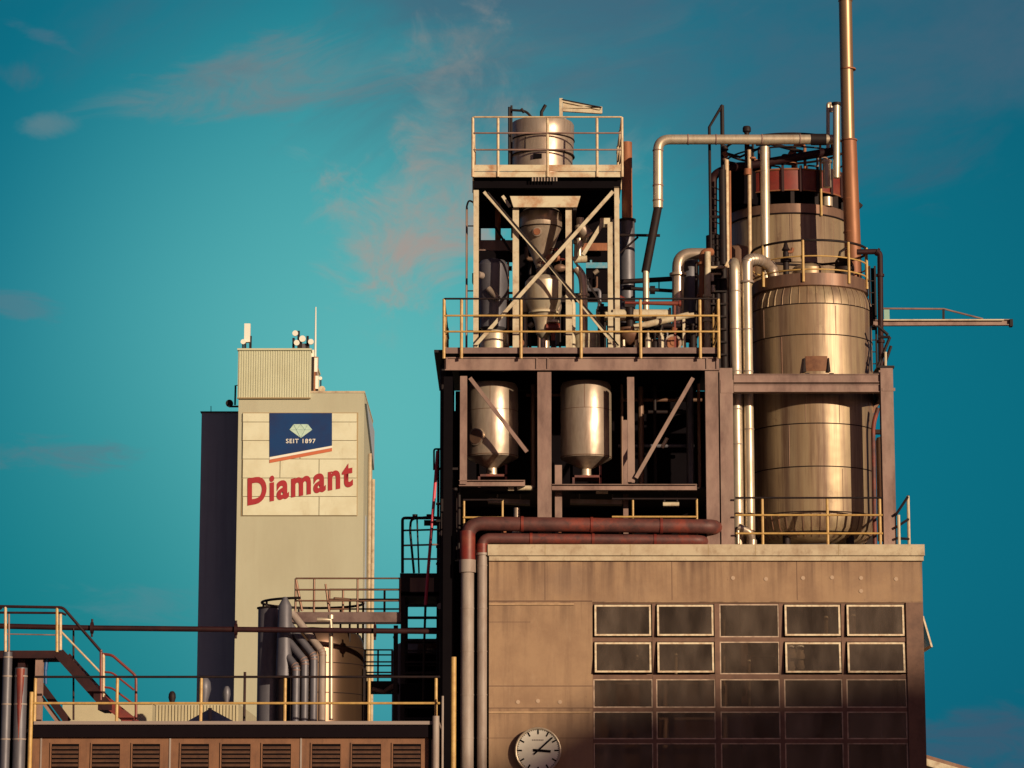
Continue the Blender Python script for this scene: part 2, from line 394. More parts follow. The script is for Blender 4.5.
c = MB(); x0 = xl; x1 = xr+.05
c.box(x0-.03, x1, YF-.12, YF+DP+.1, Z(556, YF), ZR); 
c.box(x0, x1-.02, YF-.07, YF+DP+.05, ztop, Z(556, YF))
t.part('coping', c, 'coping')
jj = MB()
for px in (545, 630, 708, 755, 838): x = X(px, 550, YF); jj.box(x-.006, x+.006, YF-.123, YF-.119, Z(555.7, YF), ZR-.002)
t.part('coping_joint', jj, 'joint')
t.part('roof', MB().box(xl+.35, xr-.35, YF+.35, YF+DP-.35, ZROOF-.3, ztop-.02), 'asphalt')
# windows
colx = [(593.3, 652.5), (656, 715), (720, 779.5), (783.8, 842), (846, 906)]
rowy = [(604, 637), (641.5, 674), (679, 707.5), (711.5, 739), (743, 770.5), (774.5, 802)]
zrow = [(Z(a, YF), Z(b, YF)) for a, b in rowy]
fm = MB()
xs = [X(a, 650, YF) for a, b in colx]+[wx1]; xe = [X(b, 650, YF) for a, b in colx]
prev = wx0
for a, b in zip([X(a, 650, YF) for a, b in colx], xe):
    if a > prev+.001: fm.box(prev, a, YF+.04, YF+.16, zwb, zwt)
    prev = b
if wx1 > prev+.001: fm.box(prev, wx1, YF+.04, YF+.16, zwb, zwt)
for ci, (a, b) in enumerate([(X(a, 650, YF), X(b, 650, YF)) for a, b in colx]):
    pz = zwt
    for (z1, z0) in zrow:
        if pz - z1 > .001: fm.box(a, b, YF+.045, YF+.15, z1, pz)
        pz = z0
    fm.box(a, b, YF+.045, YF+.15, zwb, pz)
fmx = t.part('window_grid', fm, 'frame_brown')
def sash(mb, x0, x1, z0, z1, y0, y1, th, tilt):
    """frame ring hung from its top edge, tilted outward (towards -y) at the bottom"""
    def tf(mb2):
        for v in mb2.v:
            h = z1 - v.z; yy = v.y-y0
            v.z = z1 - h*math.cos(tilt) - yy*math.sin(tilt)*0; v.y = y0 + yy - h*math.sin(tilt)
    ring = MB()
    ring.box(x0, x0+th, y0, y1, z0, z1); ring.box(x1-th, x1, y0, y1, z0, z1)
    ring.box(x0+th, x1-th, y0, y1, z0, z0+th); ring.box(x0+th, x1-th, y0, y1, z1-th, z1)
    pn = MB(); pn.box(x0+th, x1-th, y0+.012, y0+.018, z0+th, z1-th)
    tf(ring); tf(pn); return ring, pn
creamsash = mat('weathered_cream_sash', (.74, .62, .44), .5, dirt=(.3, .14, .07), amt=.7, scale=9)
brownsash = mat('thin_brown_sash', (.60, .45, .34), .5, dirt=(.12, .07, .05), amt=.7, scale=6)
tilts = {(0, 0): 3, (0, 1): 3.5, (0, 3): 4, (0, 4): 3, (1, 0): 8, (1, 1): 7, (1, 3): 6, (1, 4): 6}
for ri, (z1, z0) in enumerate(zrow):
    for ci, (a, b) in enumerate(colx):
        a = X(a, 650, YF); b = X(b, 650, YF); op = (ri, ci) in tilts
        if op: ring, pn = sash(None, a+.03, b-.03, z0+.02, z1-.02, YF-.02, YF+.02, .040, R(tilts[(ri, ci)]))
        else: ring, pn = sash(None, a, b, z0, z1, YF+.05, YF+.08, .024, 0)
        f = t.part('window', ring, creamsash if op else brownsash, label='pale top-hung sash standing ajar' if op else None)
        t.part('pane', pn, 'glassw', parent=f)
# side window standing open on the right flank
zt, zb = Z(616, YF+.2), Z(648, YF+.2)
for kk in range(1):
    hh = zt-zb; y0, y1 = YF+.2, YF+1.5; th = .05; an = R(15)
    ring = MB()
    for (ya, yb, ha, hb) in ((y0, y0+th, 0, hh), (y1-th, y1, 0, hh), (y0+th, y1-th, 0, th), (y0+th, y1-th, hh-th, hh)):
        ring.box(0, .04, ya, yb, -hb, -ha)
    pn = MB().box(.015, .02, y0+th, y1-th, -hh+th, -th)
    for q in (ring, pn):
        for v in q.v:
            h = -v.z; xx = v.x; v.x = xr+.002+xx*math.cos(an)+h*math.sin(an); v.z = zt-h*math.cos(an)
    f = t.part('window', ring, creamsash, label='flank window propped wide open'); t.part('pane', pn, 'glassw', parent=f)
# interior: back partition, floor slabs, pipes
i_ = MB(); i_.box(xl+.35, xr-.35, YF+5, YF+5.2, 0, ZROOF-.3); i_.box(xl+.35, xr-.35, YF+.35, YF+5, zwb-.8, zwb-.6)
i_.box(wx0-.3, wx0-.1, YF+.35, YF+5, zwb-.6, ZROOF-.3)
t.part('interior_wall', i_, 'interior')
ip = MB()
ip.tube([P(749, 655, YF+1.2), P(749, 715, YF+1.2)], .04, 8); ip.tube([P(749, 656, YF+1.2), P(775, 656, YF+1.2)], .03, 8)
ip.tube([P(676, 645, YF+.8), P(676, 680, YF+.8)], .035, 8); ip.tube([P(637, 645, YF+.9), P(637, 660, YF+.9)], .03, 8)
ip.tube([P(826, 606, YF+.8), P(826, 634, YF+.8)], .05, 8); ip.tube([P(853, 606, YF+.7), P(853, 634, YF+.7)], .06, 8)
ip.tube([P(895, 680, YF+.9), P(895, 704, YF+.9)], .04, 8); ip.tube([P(724, 606, YF+.9), P(724, 706, YF+.9)], .03, 8)
t.part('interior_column', MB().box(X(741, 650, YF+2), X(748, 650, YF+2), YF+2, YF+2.4, zwb-.6, ZROOF-.3), 'interior')
t.part('interior_pipes', ip, 'cream')
jb = MB()
for k, (dx, dy, rr) in enumerate(((0, 0, .10), (.02, .27, .12), (.22, .02, .09), (.21, .25, .11), (0, .5, .09), (.2, .47, .10))):
    q = P(791, 671, YF+.35); jb.lathe(q.x+dx, q.y, [(0, q.z+dy), (rr*.8, q.z+dy+.01), (rr, q.z+dy+.08), (rr*.7, q.z+dy+.17), (rr*.75, q.z+dy+.21), (0, q.z+dy+.215)], 14)
t.part('stacked_flasks', jb, 'white')
t.done()

# dark rear annex wall at the left corner
t = Thing('pipe_riser_shaft', 'black steel riser shaft rising at the left corner of the tan building', 'shaft')
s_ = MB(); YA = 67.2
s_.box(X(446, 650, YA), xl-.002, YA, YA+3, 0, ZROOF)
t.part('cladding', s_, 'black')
b_ = MB()
for px in (443, 451): x = X(px, 600, YA-.3); b_.box(x-.05, x+.05, YA-.3, YA-.2, 0, Z(350, YA-.3) if px == 443 else Z(520, YA))
for k in range(26):
    z = .8+k*.5; x0, x1 = X(443, 600, YA-.3), X(451, 600, YA-.3); b_.box(x0+.05, x1-.05, YA-.28, YA-.24, z, z+.03)
t.part('cable_ladder', b_, 'dark'); t.done()

# ------------------------------------------------------------------ clock
q = P(538, 751, YF); rc = 23*S(751, YF)
t = Thing('wall_clock', 'round white station clock on the tan facade reading just past three', 'clock')
b_ = MB(); b_.disc_y((q.x, YF-.19, q.z), rc, .17, 48); b_.disc_y((q.x, YF-.02, q.z), rc*.6, .018, 24); t.part('case', b_, 'clockcase')
rim = MB(); rim.tube([(q.x+(rc-.02)*math.cos(a), YF-.2, q.z+(rc-.02)*math.sin(a)) for a in [2*PI*k/48 for k in range(48)]], .025, 8, closed=True); t.part('rim', rim, 'silverbright')
f = t.part('dial', MB().disc_y((q.x, YF-.2, q.z), rc-.05, .008, 48), 'clock')
tm = MB()
for k in range(60):
    a = PI/2-2*PI*k/60; big = k % 5 == 0; L0 = rc*(.70 if big else .86); L1 = rc*.90; ww = .034 if big else .010
    d = Vector((math.cos(a), 0, math.sin(a))); o = Vector((q.x, YF-.204, q.z)); tm.bar(o+d*L0, o+d*L1, ww, .006)
t.part('minute_marks', tm, 'black', parent=f)
o = Vector((q.x, YF-.215, q.z))
d = Vector((math.cos(R(-4)), 0, math.sin(R(-4)))); t.part('hour_hand', MB().bar(o-d*rc*.22, o+d*rc*.55, .055, .006), 'black', parent=f)
o = o-Vector((0, .012, 0)); d = Vector((math.sin(R(48)), 0, math.cos(R(48)))); t.part('minute_hand', MB().bar(o-d*rc*.25, o+d*rc*.84, .035, .006), 'black', parent=f)
lg = MB()
for k in range(7): lg.box(q.x-.13+k*.037, q.x-.13+k*.037+.026, YF-.206, YF-.202, q.z+rc*.42, q.z+rc*.42+.03)
t.part('maker_print', lg, 'clockcase', parent=f)
t.done()

# ------------------------------------------------------------------ red header pipes and grey downpipes in front of the building
YP = 66.0
def mixed_pipe(name, label, px, pr, path_red, ybreak, collar):
    t = Thing(name, label, 'pipe')
    r = pr*S(600, YP)
    t.part('red_run', MB().tube(arc_path(path_red, r*2.2, 8), r*1.02, 18), 'redpipe')
    x = path_red[0].x; zt_ = Z(ybreak, YP)
    t.part('downpipe', MB().tube([(x, YP, 0), (x, YP, zt_)], r*.93, 18), 'grey')
    t.part('elbow_jacket', MB().tube([(x, YP, zt_-.02), (x, YP, path_red[1].z-r*1.1)], r*1.1, 18), 'redpaint')
    for k in range(10): z = .6+k*.95; t.part('clamp', MB().tube([(x, YP, z), (x, YP, z+.03)], r*.93+.006, 18), 'grey')
    for fr in (.22, .5, .78): q_ = path_red[1].lerp(path_red[2], fr); t.part('flange', MB().tube([q_-Vector((.03, 0, 0)), q_+Vector((.03, 0, 0))], r*1.14, 18), 'redpaint')
    t.part('collar', MB().tube([(x, YP, zt_-collar), (x, YP, zt_)], r*1.18, 18), 'grey')
    t.done()
za = Z(523.5, YP)
A = P(467.5, 560, YP); A2 = Vector((A.x, YP, za)); Bv = Vector((X(716, 525, YP), YP, Z(526.5, YP)))
mixed_pipe('header_pipe', 'large dull red header pipe, upper of the pair crossing above the parapet', 467.5, 7.1,
           [Vector((A.x, YP, Z(562, YP))), A2, Bv, Bv+Vector((.0, .9, .05))], 560, .28)
A = P(482.3, 550, YP); za2 = Z(538.3, YP); Bv = Vector((X(704, 543, YP), YP+.05, Z(540, YP)))
mixed_pipe('header_pipe', 'thinner bright red header pipe, lower of the pair lying just over the parapet', 482.3, 5.2,
           [Vector((A.x, YP, Z(555, YP))), Vector((A.x, YP, za2)), Bv, Bv+Vector((0, .7, 0))], 553, .05)

# small brackets that carry the header pipes
t = Thing('pipe_support', 'small rusty saddle brackets under the red header pipes on the coping', 'bracket')
for px in (505, 560, 620, 680):
    x = X(px, 548, YP); t.part('bracket', MB().box(x-.03, x+.03, YP+.13, YP+.2, ZR, za+.05).box(x-.03, x+.03, YP+.0, YP+.129, za-.2, za-.165), 'rust')
t.done()

# thin yellow/cream standpipes at the left corner
single('thin_standpipe', MB().tube([(X(453.5, 700, 65.6), 65.6, 0), (X(453.5, 700, 65.6), 65.6, Z(657, 65.6))], .06, 10), 'yellow', 'thin pale yellow standpipe left of the grey downpipes', 'pipe')
single('vent_standpipe', MB().tube([(X(436, 740, 64.2), 64.0, 0), (X(436, 740, 64.2), 64.0, Z(716, 64))], .075, 12), 'grey', 'short grey standpipe at the right end of the louvred building', 'pipe')

# ================================================================== LOWER STEEL FRAME (platform storey)
YS = 66.22
ZD = Z(350, 66.2)                      # deck level of the lower platform
t = Thing('steel_platform', 'brown steel platform frame on the roof holding the process tower', 'platform')
DB = 71.0
def col(px, py0, py1, wpx, Y, d=.22, m='steel_brown', nm='column', zb=None):
    x = X(px, (py0+py1)/2, Y); z1 = Z(py0, Y); z0 = Z(py1, Y) if zb is None else zb
    t.part(nm, MB().hbeam((x, Y+d/2, z0), (x, Y+d/2, z1), wpx*S(450, Y), d), m)
col(544.5, 372, 545, 14, YS, .3, zb=ZR)
col(463.5, 376, 484, 7, YS, .16, zb=None)
col(631, 377, 482, 7, YS+.1, .14, zb=None)
col(712.5, 360, 545, 13, YS, .26, zb=ZR)
col(558.5, 465, 545, 7, YS+.35, .14, zb=ZROOF)
col(625.5, 420, 500, 5, YS+1.0, .12, zb=ZROOF)
for x, y in ((X(448, 440, YS), YS+.1), (X(448, 440, YS), DB), (X(545, 440, YS), DB), (X(712, 440, YS), DB)):
    t.part('column', MB().hbeam((x, y, ZROOF if x > xl-.9 else 0), (x, y, ZD-.6), .2, .2), 'black')
# main edge beam with stiffeners
xa, xb = X(445, 365, YS), X(719, 365, YS)
zbt, zbb = Z(357.5, YS), Z(370.5, YS)
t.part('edge_beam', MB().ibeam_side((xa, YS+.0, (zbt+zbb)/2), (xb, YS+.0, (zbt+zbb)/2), zbt-zbb, .09), 'steel_brown')
st = MB()
for px in (447, 537, 548, 707, 717): x = X(px, 365, YS); st.box(x-.02, x+.02, YS-.043, YS-.014, zbb+.027, zbt-.027)
t.part('stiffener', st, 'steel_brown')
# deck
dk = MB(); dk.box(X(434, 347, 66.1), X(719, 350, 66.1), 66.17, DB+.2, ZD-.06, ZD)
t.part('deck', dk, 'dark')
kp = MB(); kp.box(X(443, 347, 66.12), X(719, 347, 66.12), 66.12, 66.16, Z(353.2, 66.1), Z(347.3, 66.1)); t.part('kick_plate', kp, mat('purple_brown_kick_plate', (.20, .125, .11), .6, dirt=(.1, .05, .05), amt=.6, scale=5))
t.part('deck_beams', MB().box(xa+.3, xb-.3, YS+.35, DB, zbt-.16, ZD-.062), 'black')
# lower beams
for a, b, py, YY in ((459, 525, 483, YS-.02), (552, 697, 487, YS-.02)):
    z = Z(py, YY); hh = 6*S(483, YS)
    t.part('cross_beam', MB().ibeam_side((X(a, py, YY), YY+.08, z), (X(b, py, YY), YY+.08, z), hh, .16, .014), 'steel_brown')
t.part('brace', MB().bar(P(470, 378, YS+.05), P(527, 452, YS+.05), .085, .06), 'steel_brown')
t.part('brace', MB().bar(P(693, 378, YS+.05), P(636, 478, YS+.05), .085, .06), 'steel_brown')
# dark enclosure behind the hoppers
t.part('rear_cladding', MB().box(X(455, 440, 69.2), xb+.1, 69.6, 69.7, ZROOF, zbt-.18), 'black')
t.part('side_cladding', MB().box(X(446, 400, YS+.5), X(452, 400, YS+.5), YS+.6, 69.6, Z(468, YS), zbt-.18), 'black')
t.part('floor_grating', MB().box(X(457, 486, YS)+.05, xb-.2, YS+.2, 69.55, Z(486, YS)-.03, Z(486, YS)), 'dark')
t.done()

# ------------------------------------------------------------------ two silver hoppers in the lower storey
def hopper(px, pr, pyt, pysh, pyb, Yc, label, door):
    s_ = S(420, Yc); r = pr*s_; cx = X(px, 420, Yc)
    zt, zs, zb = Z(pyt, Yc-r), Z(pysh, Yc-r), Z(pyb, Yc-.1)
    t = Thing('hopper', label, 'hopper')
    body = t.part('shell', MB().lathe(cx, Yc, [(.11, zb), (r*.985, zs-.03), (r, zs), (r, zt-.05), (r*.93, zt+.04), (0, zt+.09)], 64), 'silver')
    zz = Z(pyt+26, Yc-r)
    t.part('seam_band', MB().tube([(cx+(r)*math.cos(a), Yc+r*math.sin(a), zz) for a in [2*PI*k/48 for k in range(48)]], .006, 6, closed=True), 'tankbrown')
    t.part('seam_band', MB().tube([(cx+(r)*math.cos(a), Yc+r*math.sin(a), zs) for a in [2*PI*k/48 for k in range(48)]], .009, 6, closed=True)
           .box(cx-.05, cx-.04, Yc-r-.004, Yc-r+.02, zz, zt-.06), 'tankbrown')
    t.part('outlet_neck', MB().drum(cx, Yc, .12, zb-.14, zb+.02, 20).drum(cx, Yc, .17, zb-.18, zb-.14, 20), 'silverbright')
    rb = MB(); zf = Z(486, YS)
    rb.box(cx-.32, cx+.34, Yc-.3, Yc-.24, zb-.22, zb-.17); rb.box(cx+.29, cx+.34, Yc-.3, Yc-.24, zf, zb+.05); rb.box(cx-.32, cx-.27, Yc-.3, Yc-.24, zf, zb-.17)
    rb.box(cx-.32, cx-.27, Yc+.24, Yc+.3, zf, zb-.17); rb.box(cx+.29, cx+.34, Yc+.24, Yc+.3, zf, zb-.17); rb.box(cx-.32, cx+.34, Yc-.24, Yc+.3, zb-.23, zb-.18)
    t.part('support_bracket', rb, 'redpipe')
    lg = MB()
    for a in (PI*.25, PI*.75, PI*1.25, PI*1.75):
        lg.box(cx+r*.8*math.cos(a)-.03, cx+r*.8*math.cos(a)+.03, Yc+abs(r*.8*math.sin(a))-.03, Yc+abs(r*.8*math.sin(a))+.03, zf, zs+.1)
    t.part('support_legs', lg, 'dark')
    if door:
        a = R(-90-36); d = Vector((math.cos(a), math.sin(a), 0)); c = Vector((cx, Yc, Z(436, Yc-r)))+d*(r-.05)
        mh = t.part('manhole', MB().tube([c, c+d*.085], .20, 24), 'silver')
        t.part('manhole_cover', MB().tube([c+d*.085, c+d*.10], .165, 24), 'tankbrown', parent=mh)
    t.done()
hopper(492.3, 25.8, 382, 453, 468, 67.55, 'silver cone-bottomed hopper with a round manhole behind a diagonal brace', True)
hopper(586, 25.5, 381, 454, 469, 67.45, 'plain silver cone-bottomed hopper between the wide column and the post', False)

t = Thing('bay_pipework', 'dim pipes deep in the dark bay behind the silver hoppers', 'manifold')
zf_ = Z(486, YS)
for px, r_, m_, y_ in ((533, .06, 'tankbrown', 68.6), (538, .03, 'dark', 68.4), (641, .07, 'tankbrown', 68.9), (655, .04, 'dark', 68.7), (690, .09, 'bluegrey', 68.8), (699, .04, 'tankbrown', 68.5), (622, .035, 'tankbrown', 68.6)):
    x = X(px, 430, y_); t.part('riser', MB().tube([(x, y_, zf_), (x, y_, zbt-.2)], r_, 10), m_)
for py, a, b, m_ in ((400, 620, 702, 'tankbrown'), (412, 640, 702, 'dark'), (446, 618, 694, 'bluegrey'), (395, 526, 562, 'tankbrown')): t.part('header', MB().tube([P(a, py, 69.0), P(b, py, 69.0)], .045, 10), m_)
t.part('sight_glass', MB().tube([P(662, 448, 67.9), P(667, 438, 67.9)], .045, 12).tube([P(664, 444, 67.9), P(664, 444, 68.6)], .02, 8), 'silverbright')
t.done()

# clutter below the hoppers
single('valve_stub', MB().drum(X(517, 540, 66.9), 66.9, .075, ZROOF, Z(508, 66.9), 14).drum(X(517, 540, 66.9), 66.9, .11, Z(521, 66.9), Z(518, 66.9), 14).drum(X(517, 540, 66.9), 66.9, .11, Z(534, 66.9), Z(531, 66.9), 14), 'silver', 'silver flanged stub pipe standing behind the red header pipes', 'pipe')
def duct_light(px0, px1, py0, py1, Y, label):
    a, b = P(px0, (py0+py1)/2, Y), P(px1, (py0+py1)/2, Y); r = (py1-py0)/2*S(500, Y)
    t = Thing('ceiling_fitting', label, 'fitting')
    t.part('housing', MB().tube([a, b], r, 12), 'cream')
    t.part('hanger', MB().box(a.x+.02, a.x+.05, Y-.02, Y+.02, a.z, Z(486, YS)-.03).box(b.x-.05, b.x-.02, Y-.02, Y+.02, a.z, Z(486, YS)-.03), 'dark'); t.done()
duct_light(517, 533, 485.5, 490.5, 66.45, 'stubby pale fitting hung below the left hopper floor')
duct_light(508, 514, 486.8, 491, 66.45, 'tiny pale fitting hung left of the wide column')
duct_light(596, 608, 488.5, 494, 66.45, 'pale square fitting hung below the right hopper')
duct_light(663, 679, 502, 507, 66.7, 'pale oval fitting hung above the right roof rail')
for a, b, c, d, Y, lab in ((570, 622, 502, 505, 67.3, 'pale flat duct slanting below the right hopper'), (488, 530, 501, 505, 67.3, 'pale flat duct below the left hopper')):
    q0, q1 = P(a, c, Y), P(b, d-2, Y)
    single('flat_duct', MB().bar(q0, q1, .10, .3).box(q0.x+.2, q0.x+.23, Y-.02, Y+.02, q0.z, Z(486, YS)-.03).box(q1.x-.23, q1.x-.2, Y-.02, Y+.02, q1.z, Z(486, YS)-.03), 'grey', lab, 'duct')

# small yellow rails at roof level under the hoppers
def front_rail(name, label, a, b, pyt, pyb, Y, posts, rails, pm='yellow', **k):
    xa, xb = X(a, (pyt+pyb)/2, Y), X(b, (pyt+pyb)/2, Y)
    zb_ = Z(pyb, Y) if 'zb' not in k else k.pop('zb')
    ps = [(X(p, (pyt+pyb)/2, Y), Y) for p in posts]
    return railing(name, label, [(xa, Y), (xb, Y)], zb_, Z(pyt, Y), ps, rails, pm, **k)
front_rail('roof_railing', 'short yellow railing at roof level below the left hopper', 463, 503, 500, 545, 66.25, (464, 502.5), ((1, 'dark'), (.62, 'yellow')), zb=ZR)
front_rail('roof_railing', 'yellow railing at roof level below the right hopper', 612, 697, 499, 545, 66.25, (633, 697), ((1, 'dark'), (.62, 'yellow')), zb=ZR)

# ------------------------------------------------------------------ lower platform railing
YR = 66.06
zt = Z(299, YR); zb = ZD
xL, xR = X(444, 325, YR), X(718.5, 325, YR)
posts = [(X(p, 325, YR), YR) for p in (444, 461.5, 521, 581, 640.5, 700, 718.5)]+[(xR, 67.6), (xR, 69.2), (xL, 67.8), (xL, 69.5)]
railing('platform_railing', 'long yellow railing along the lower platform of the process tower', [(xL, 70.8), (xL, YR), (xR, YR), (xR, 70.8)], zb, zt, posts,
        ((1, 'dark'), (.66, 'yellow'), (.34, 'yellow')), 'yellow', pr=.035, sub=.22)

# ================================================================== PROCESS TOWER
YT = 66.9; YB = 70.0
zTd = Z(177, YT-.1)                    # underside of the top fascia
t = Thing('process_tower', 'cream steel tower of posts and crossed braces standing on the lower platform', 'tower')
def tcol(px, py0, w, Y, d=.14, m='cream', z1=None, py1=350):
    x = X(px, 270, Y); t.part('post', MB().hbeam((x, Y+d/2, ZD), (x, Y+d/2, z1 or Z(py0, Y)), w*S(270, Y), d, .016), m)
tcol(476, 190, 5.2, YT); tcol(515.8, 208, 6.2, YT+.05); tcol(568.8, 208, 6.2, YT+.05); tcol(617.2, 187, 4.8, YT); tcol(610.3, 222, 5, YT+.5)
for px in (478, 615): x = X(px, 270, YB); t.part('post', MB().hbeam((x, YB, ZD), (x, YB, zTd-.25), .14, .14, .016), 'dark')
x0, x1 = X(474, 180, YT), X(621, 180, YT)
zf = Z(188, YT)
t.part('top_frame', MB().ibeam_side((x0, YT+.07, (zTd+zf)/2), (x1, YT+.07, (zTd+zf)/2), zTd-zf, .14, .02).box(x0, x0+.1, YT+.2, YB, zf, zTd-.01).box(x1-.1, x1, YT+.2, YB, zf, zTd-.01).box(x0+.1, x1-.1, YB-.1, YB, zf, zTd-.01)
       .box(x0+.1, x1-.1, YT+1.2, YT+1.3, zf, zTd-.01), 'black')
# hopper support girder
za, zb = Z(196.5, YT-.05), Z(207.5, YT-.05); Yg = YT-.09
t.part('girder', MB().prism([(X(510, 202, Yg), Yg, za), (X(580.5, 202, Yg), Yg, za), (X(577, 202, Yg), Yg, zb), (X(513.5, 202, Yg), Yg, zb)], (0, .06, 0))
       .box(X(512, 202, Yg), X(579, 202, Yg), Yg+.062, Yg+.3, za-.02, za-.001), 'creamstain')
t.part('girder_strut', MB().bar(P(502.5, 196, YT+.1), P(510, 207, YT+.1), .07, .05), 'cream')
t.part('girder_beams', MB().box(X(511, 202, YT), X(514, 202, YT), YT+.22, YB, zb, za-.03).box(X(573, 202, YT), X(577, 202, YT), YT+.22, YB, zb, za-.03), 'dark')
# crossed braces
Yx = YT-.045
t.part('brace', MB().bar(P(484, 192, Yx), P(549, 265, Yx), .066, .045), 'cream')
t.part('brace', MB().bar(P(549, 265, Yx-.0), P(616, 347, Yx-.0), .06, .045), 'cream')
t.part('brace_angle', MB().bar(P(488, 192.5, Yx-.02), P(618.5, 345.5, Yx-.02), .026, .06), 'dark')
t.part('brace', MB().bar(P(613, 191.5, Yx-.11), P(474, 347, Yx-.11), .08, .04), 'cream')
t.part('brace', MB().bar(P(602, 224, YT+.5), P(583, 255, YT+.5), .085, .05), 'cream')
t.part('brace', MB().bar(P(495, 227, YT+1.6), P(511, 252, YT+1.6), .05, .05), 'dark')
t.part('brace', MB().bar(P(562, 240, YT+1.9), P(626, 345, YT+1.9), .05, .05), 'dark')
# mid-level beams and a dark cable tray
def tb(a, b, c, d, Y, dep, m, nm='beam'): t.part(nm, MB().pbox(a, b, c, d, Y, dep), m)
tb(479, 513, 240, 250.5, YT+1.9, .08, 'steel_brown')
tb(580, 608, 243, 250.5, YT+1.9, .08, 'rust')
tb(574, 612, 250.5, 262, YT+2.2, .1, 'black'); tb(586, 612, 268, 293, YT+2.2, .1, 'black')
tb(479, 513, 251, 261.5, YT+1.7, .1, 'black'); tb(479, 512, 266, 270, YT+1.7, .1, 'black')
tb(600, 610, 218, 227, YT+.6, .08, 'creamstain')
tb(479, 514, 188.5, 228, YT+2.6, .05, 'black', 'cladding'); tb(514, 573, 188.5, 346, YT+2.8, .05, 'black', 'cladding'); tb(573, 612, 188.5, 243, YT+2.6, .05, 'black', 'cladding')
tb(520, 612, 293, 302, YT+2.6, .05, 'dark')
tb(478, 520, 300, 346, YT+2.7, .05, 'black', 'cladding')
ld = MB(); x = X(470.5, 200, YT+1.2)
t.done()

# blue sign band high in the tower
single('blue_sign', MB().pbox(586, 608, 262.5, 268, YT+2.12, .05).pbox(590, 592, 260, 263, YT+2.15, .03), 'teal', 'small faded blue sign band low behind the right tower posts', 'sign')

# top platform with fascia
t = Thing('top_platform', 'small cream platform with a rust stained fascia at the top of the tower', 'platform')
Yp = YT-.12; xa, xb = X(473, 170, Yp), X(622, 170, Yp); zt_, zb_ = Z(165, Yp), Z(177, Yp)
zm = Z(171.3, Yp)
t.part('fascia', MB().box(xa, xb, Yp-.02, Yp+.03, zm, zt_).box(xa, xb, Yp, Yp+.03, zb_, zm-.012).box(xb-.03, xb, Yp+.03, YB+.2, zb_, zt_).box(xa, xa+.03, Yp+.03, YB+.2, zb_, zt_), 'creamstain')
t.part('deck_plate', MB().box(xa+.031, xb-.031, Yp+.031, YB+.2, zb_+.02, zb_+.06), 'dark')
gr = MB()
for k in range(9): x = X(532+k*3, 179, Yp); gr.box(x, x+.03, Yp+.01, Yp+.03, Z(181, Yp), zb_-.001)
t.part('label_strip', gr, 'grey')
t.done()
ZT = zb_+.06
zt = Z(117.5, Yp)
ps = [(X(p, 140, Yp), Yp-.01) for p in (472.8, 498, 547.5, 597, 622)]+[(X(622, 140, Yp), 68.0), (X(622, 140, Yp), 69.4), (X(473, 140, Yp), 68.3), (X(473, 140, Yp), 69.6)]
railing('platform_railing', 'pale railing around the small top platform of the tower', [(X(473, 140, Yp), YB+.1), (X(473, 140, Yp), Yp-.01), (X(622, 140, Yp), Yp-.01), (X(622, 140, Yp), YB+.1)],
        Z(177, Yp), zt, ps, ((1, 'railpale'), (.73, 'steel_brown'), (.45, 'steel_brown')), 'railpale', pr=.033, r=.02)

# tank on the top platform
Yc = 68.3; s_ = S(140, Yc); r = 31.5*s_; cx = X(542.3, 140, Yc)
f_ = lambda py: Z(py, Yc-r)
t = Thing('top_tank', 'short silver banded tank standing on the top platform', 'tank')
t.part('shell', MB().lathe(cx, Yc, [(0, ZT), (r*.95, ZT), (r*.96, f_(150)), (r*.99, f_(149)), (r, f_(134)), (r*1.01, f_(133)), (r*1.01, f_(118)), (r*.97, f_(116)), (0, f_(111))], 64), 'silver')
def hoop(mb, cx, cy, r, z, w=.012, n=56):
    return mb.tube([(cx+r*math.cos(2*PI*k/n), cy+r*math.sin(2*PI*k/n), z) for k in range(n)], w, 6, closed=True)
for py in (133.5, 149.5): t.part('band', hoop(MB(), cx, Yc, r*1.005, f_(py), .02), 'dark')
t.part('plate_seam', MB().box(cx-.40, cx-.39, Yc-r*.86, Yc-r*.80, f_(148), f_(135)), 'dark')
t.part('nameplate', MB().box(cx-.22, cx-.02, Yc-r*.99-.01, Yc-r*.9, f_(158), f_(153.5)), 'black')
t.done()
# davit on the top platform
Yd = 68.2
t = Thing('davit_crane', 'cream davit arm tapering to the right above the top tank', 'crane')
xd = X(561, 110, Yd)
t.part('mast', MB().box(xd-.04, xd+.04, Yd-.04, Yd+.04, ZT+.9, Z(98.5, Yd)), 'cream')
t.part('base_plate', MB().box(xd-.12, xd+.12, Yd-.12, Yd+.12, f_(112.5)-.12, f_(112.5)), 'cream')
t.part('upper_arm', MB().bar(P(562, 101, Yd), P(600.5, 109.2, Yd), .05, .06).bar(P(563, 107.5, Yd), P(601.5, 107.5, Yd), .04, .06), 'cream')
t.part('lower_arm', MB().bar(P(562, 110, Yd), P(601.5, 112.5, Yd), .07, .08).bar(P(601, 107, Yd), P(601, 113.5, Yd), .06, .06), 'cream')
t.part('arm_plate', MB().prism([P(563, 102.5, Yd+.01), P(600, 109.5, Yd+.01), P(600, 112, Yd+.01), P(563, 109.5, Yd+.01)], (0, .015, 0)), 'cream')
t.part('edge_trim', MB().bar(P(562, 99.4, Yd-.04), P(601.5, 107.3, Yd-.04), .018, .03), 'dark')
t.done()
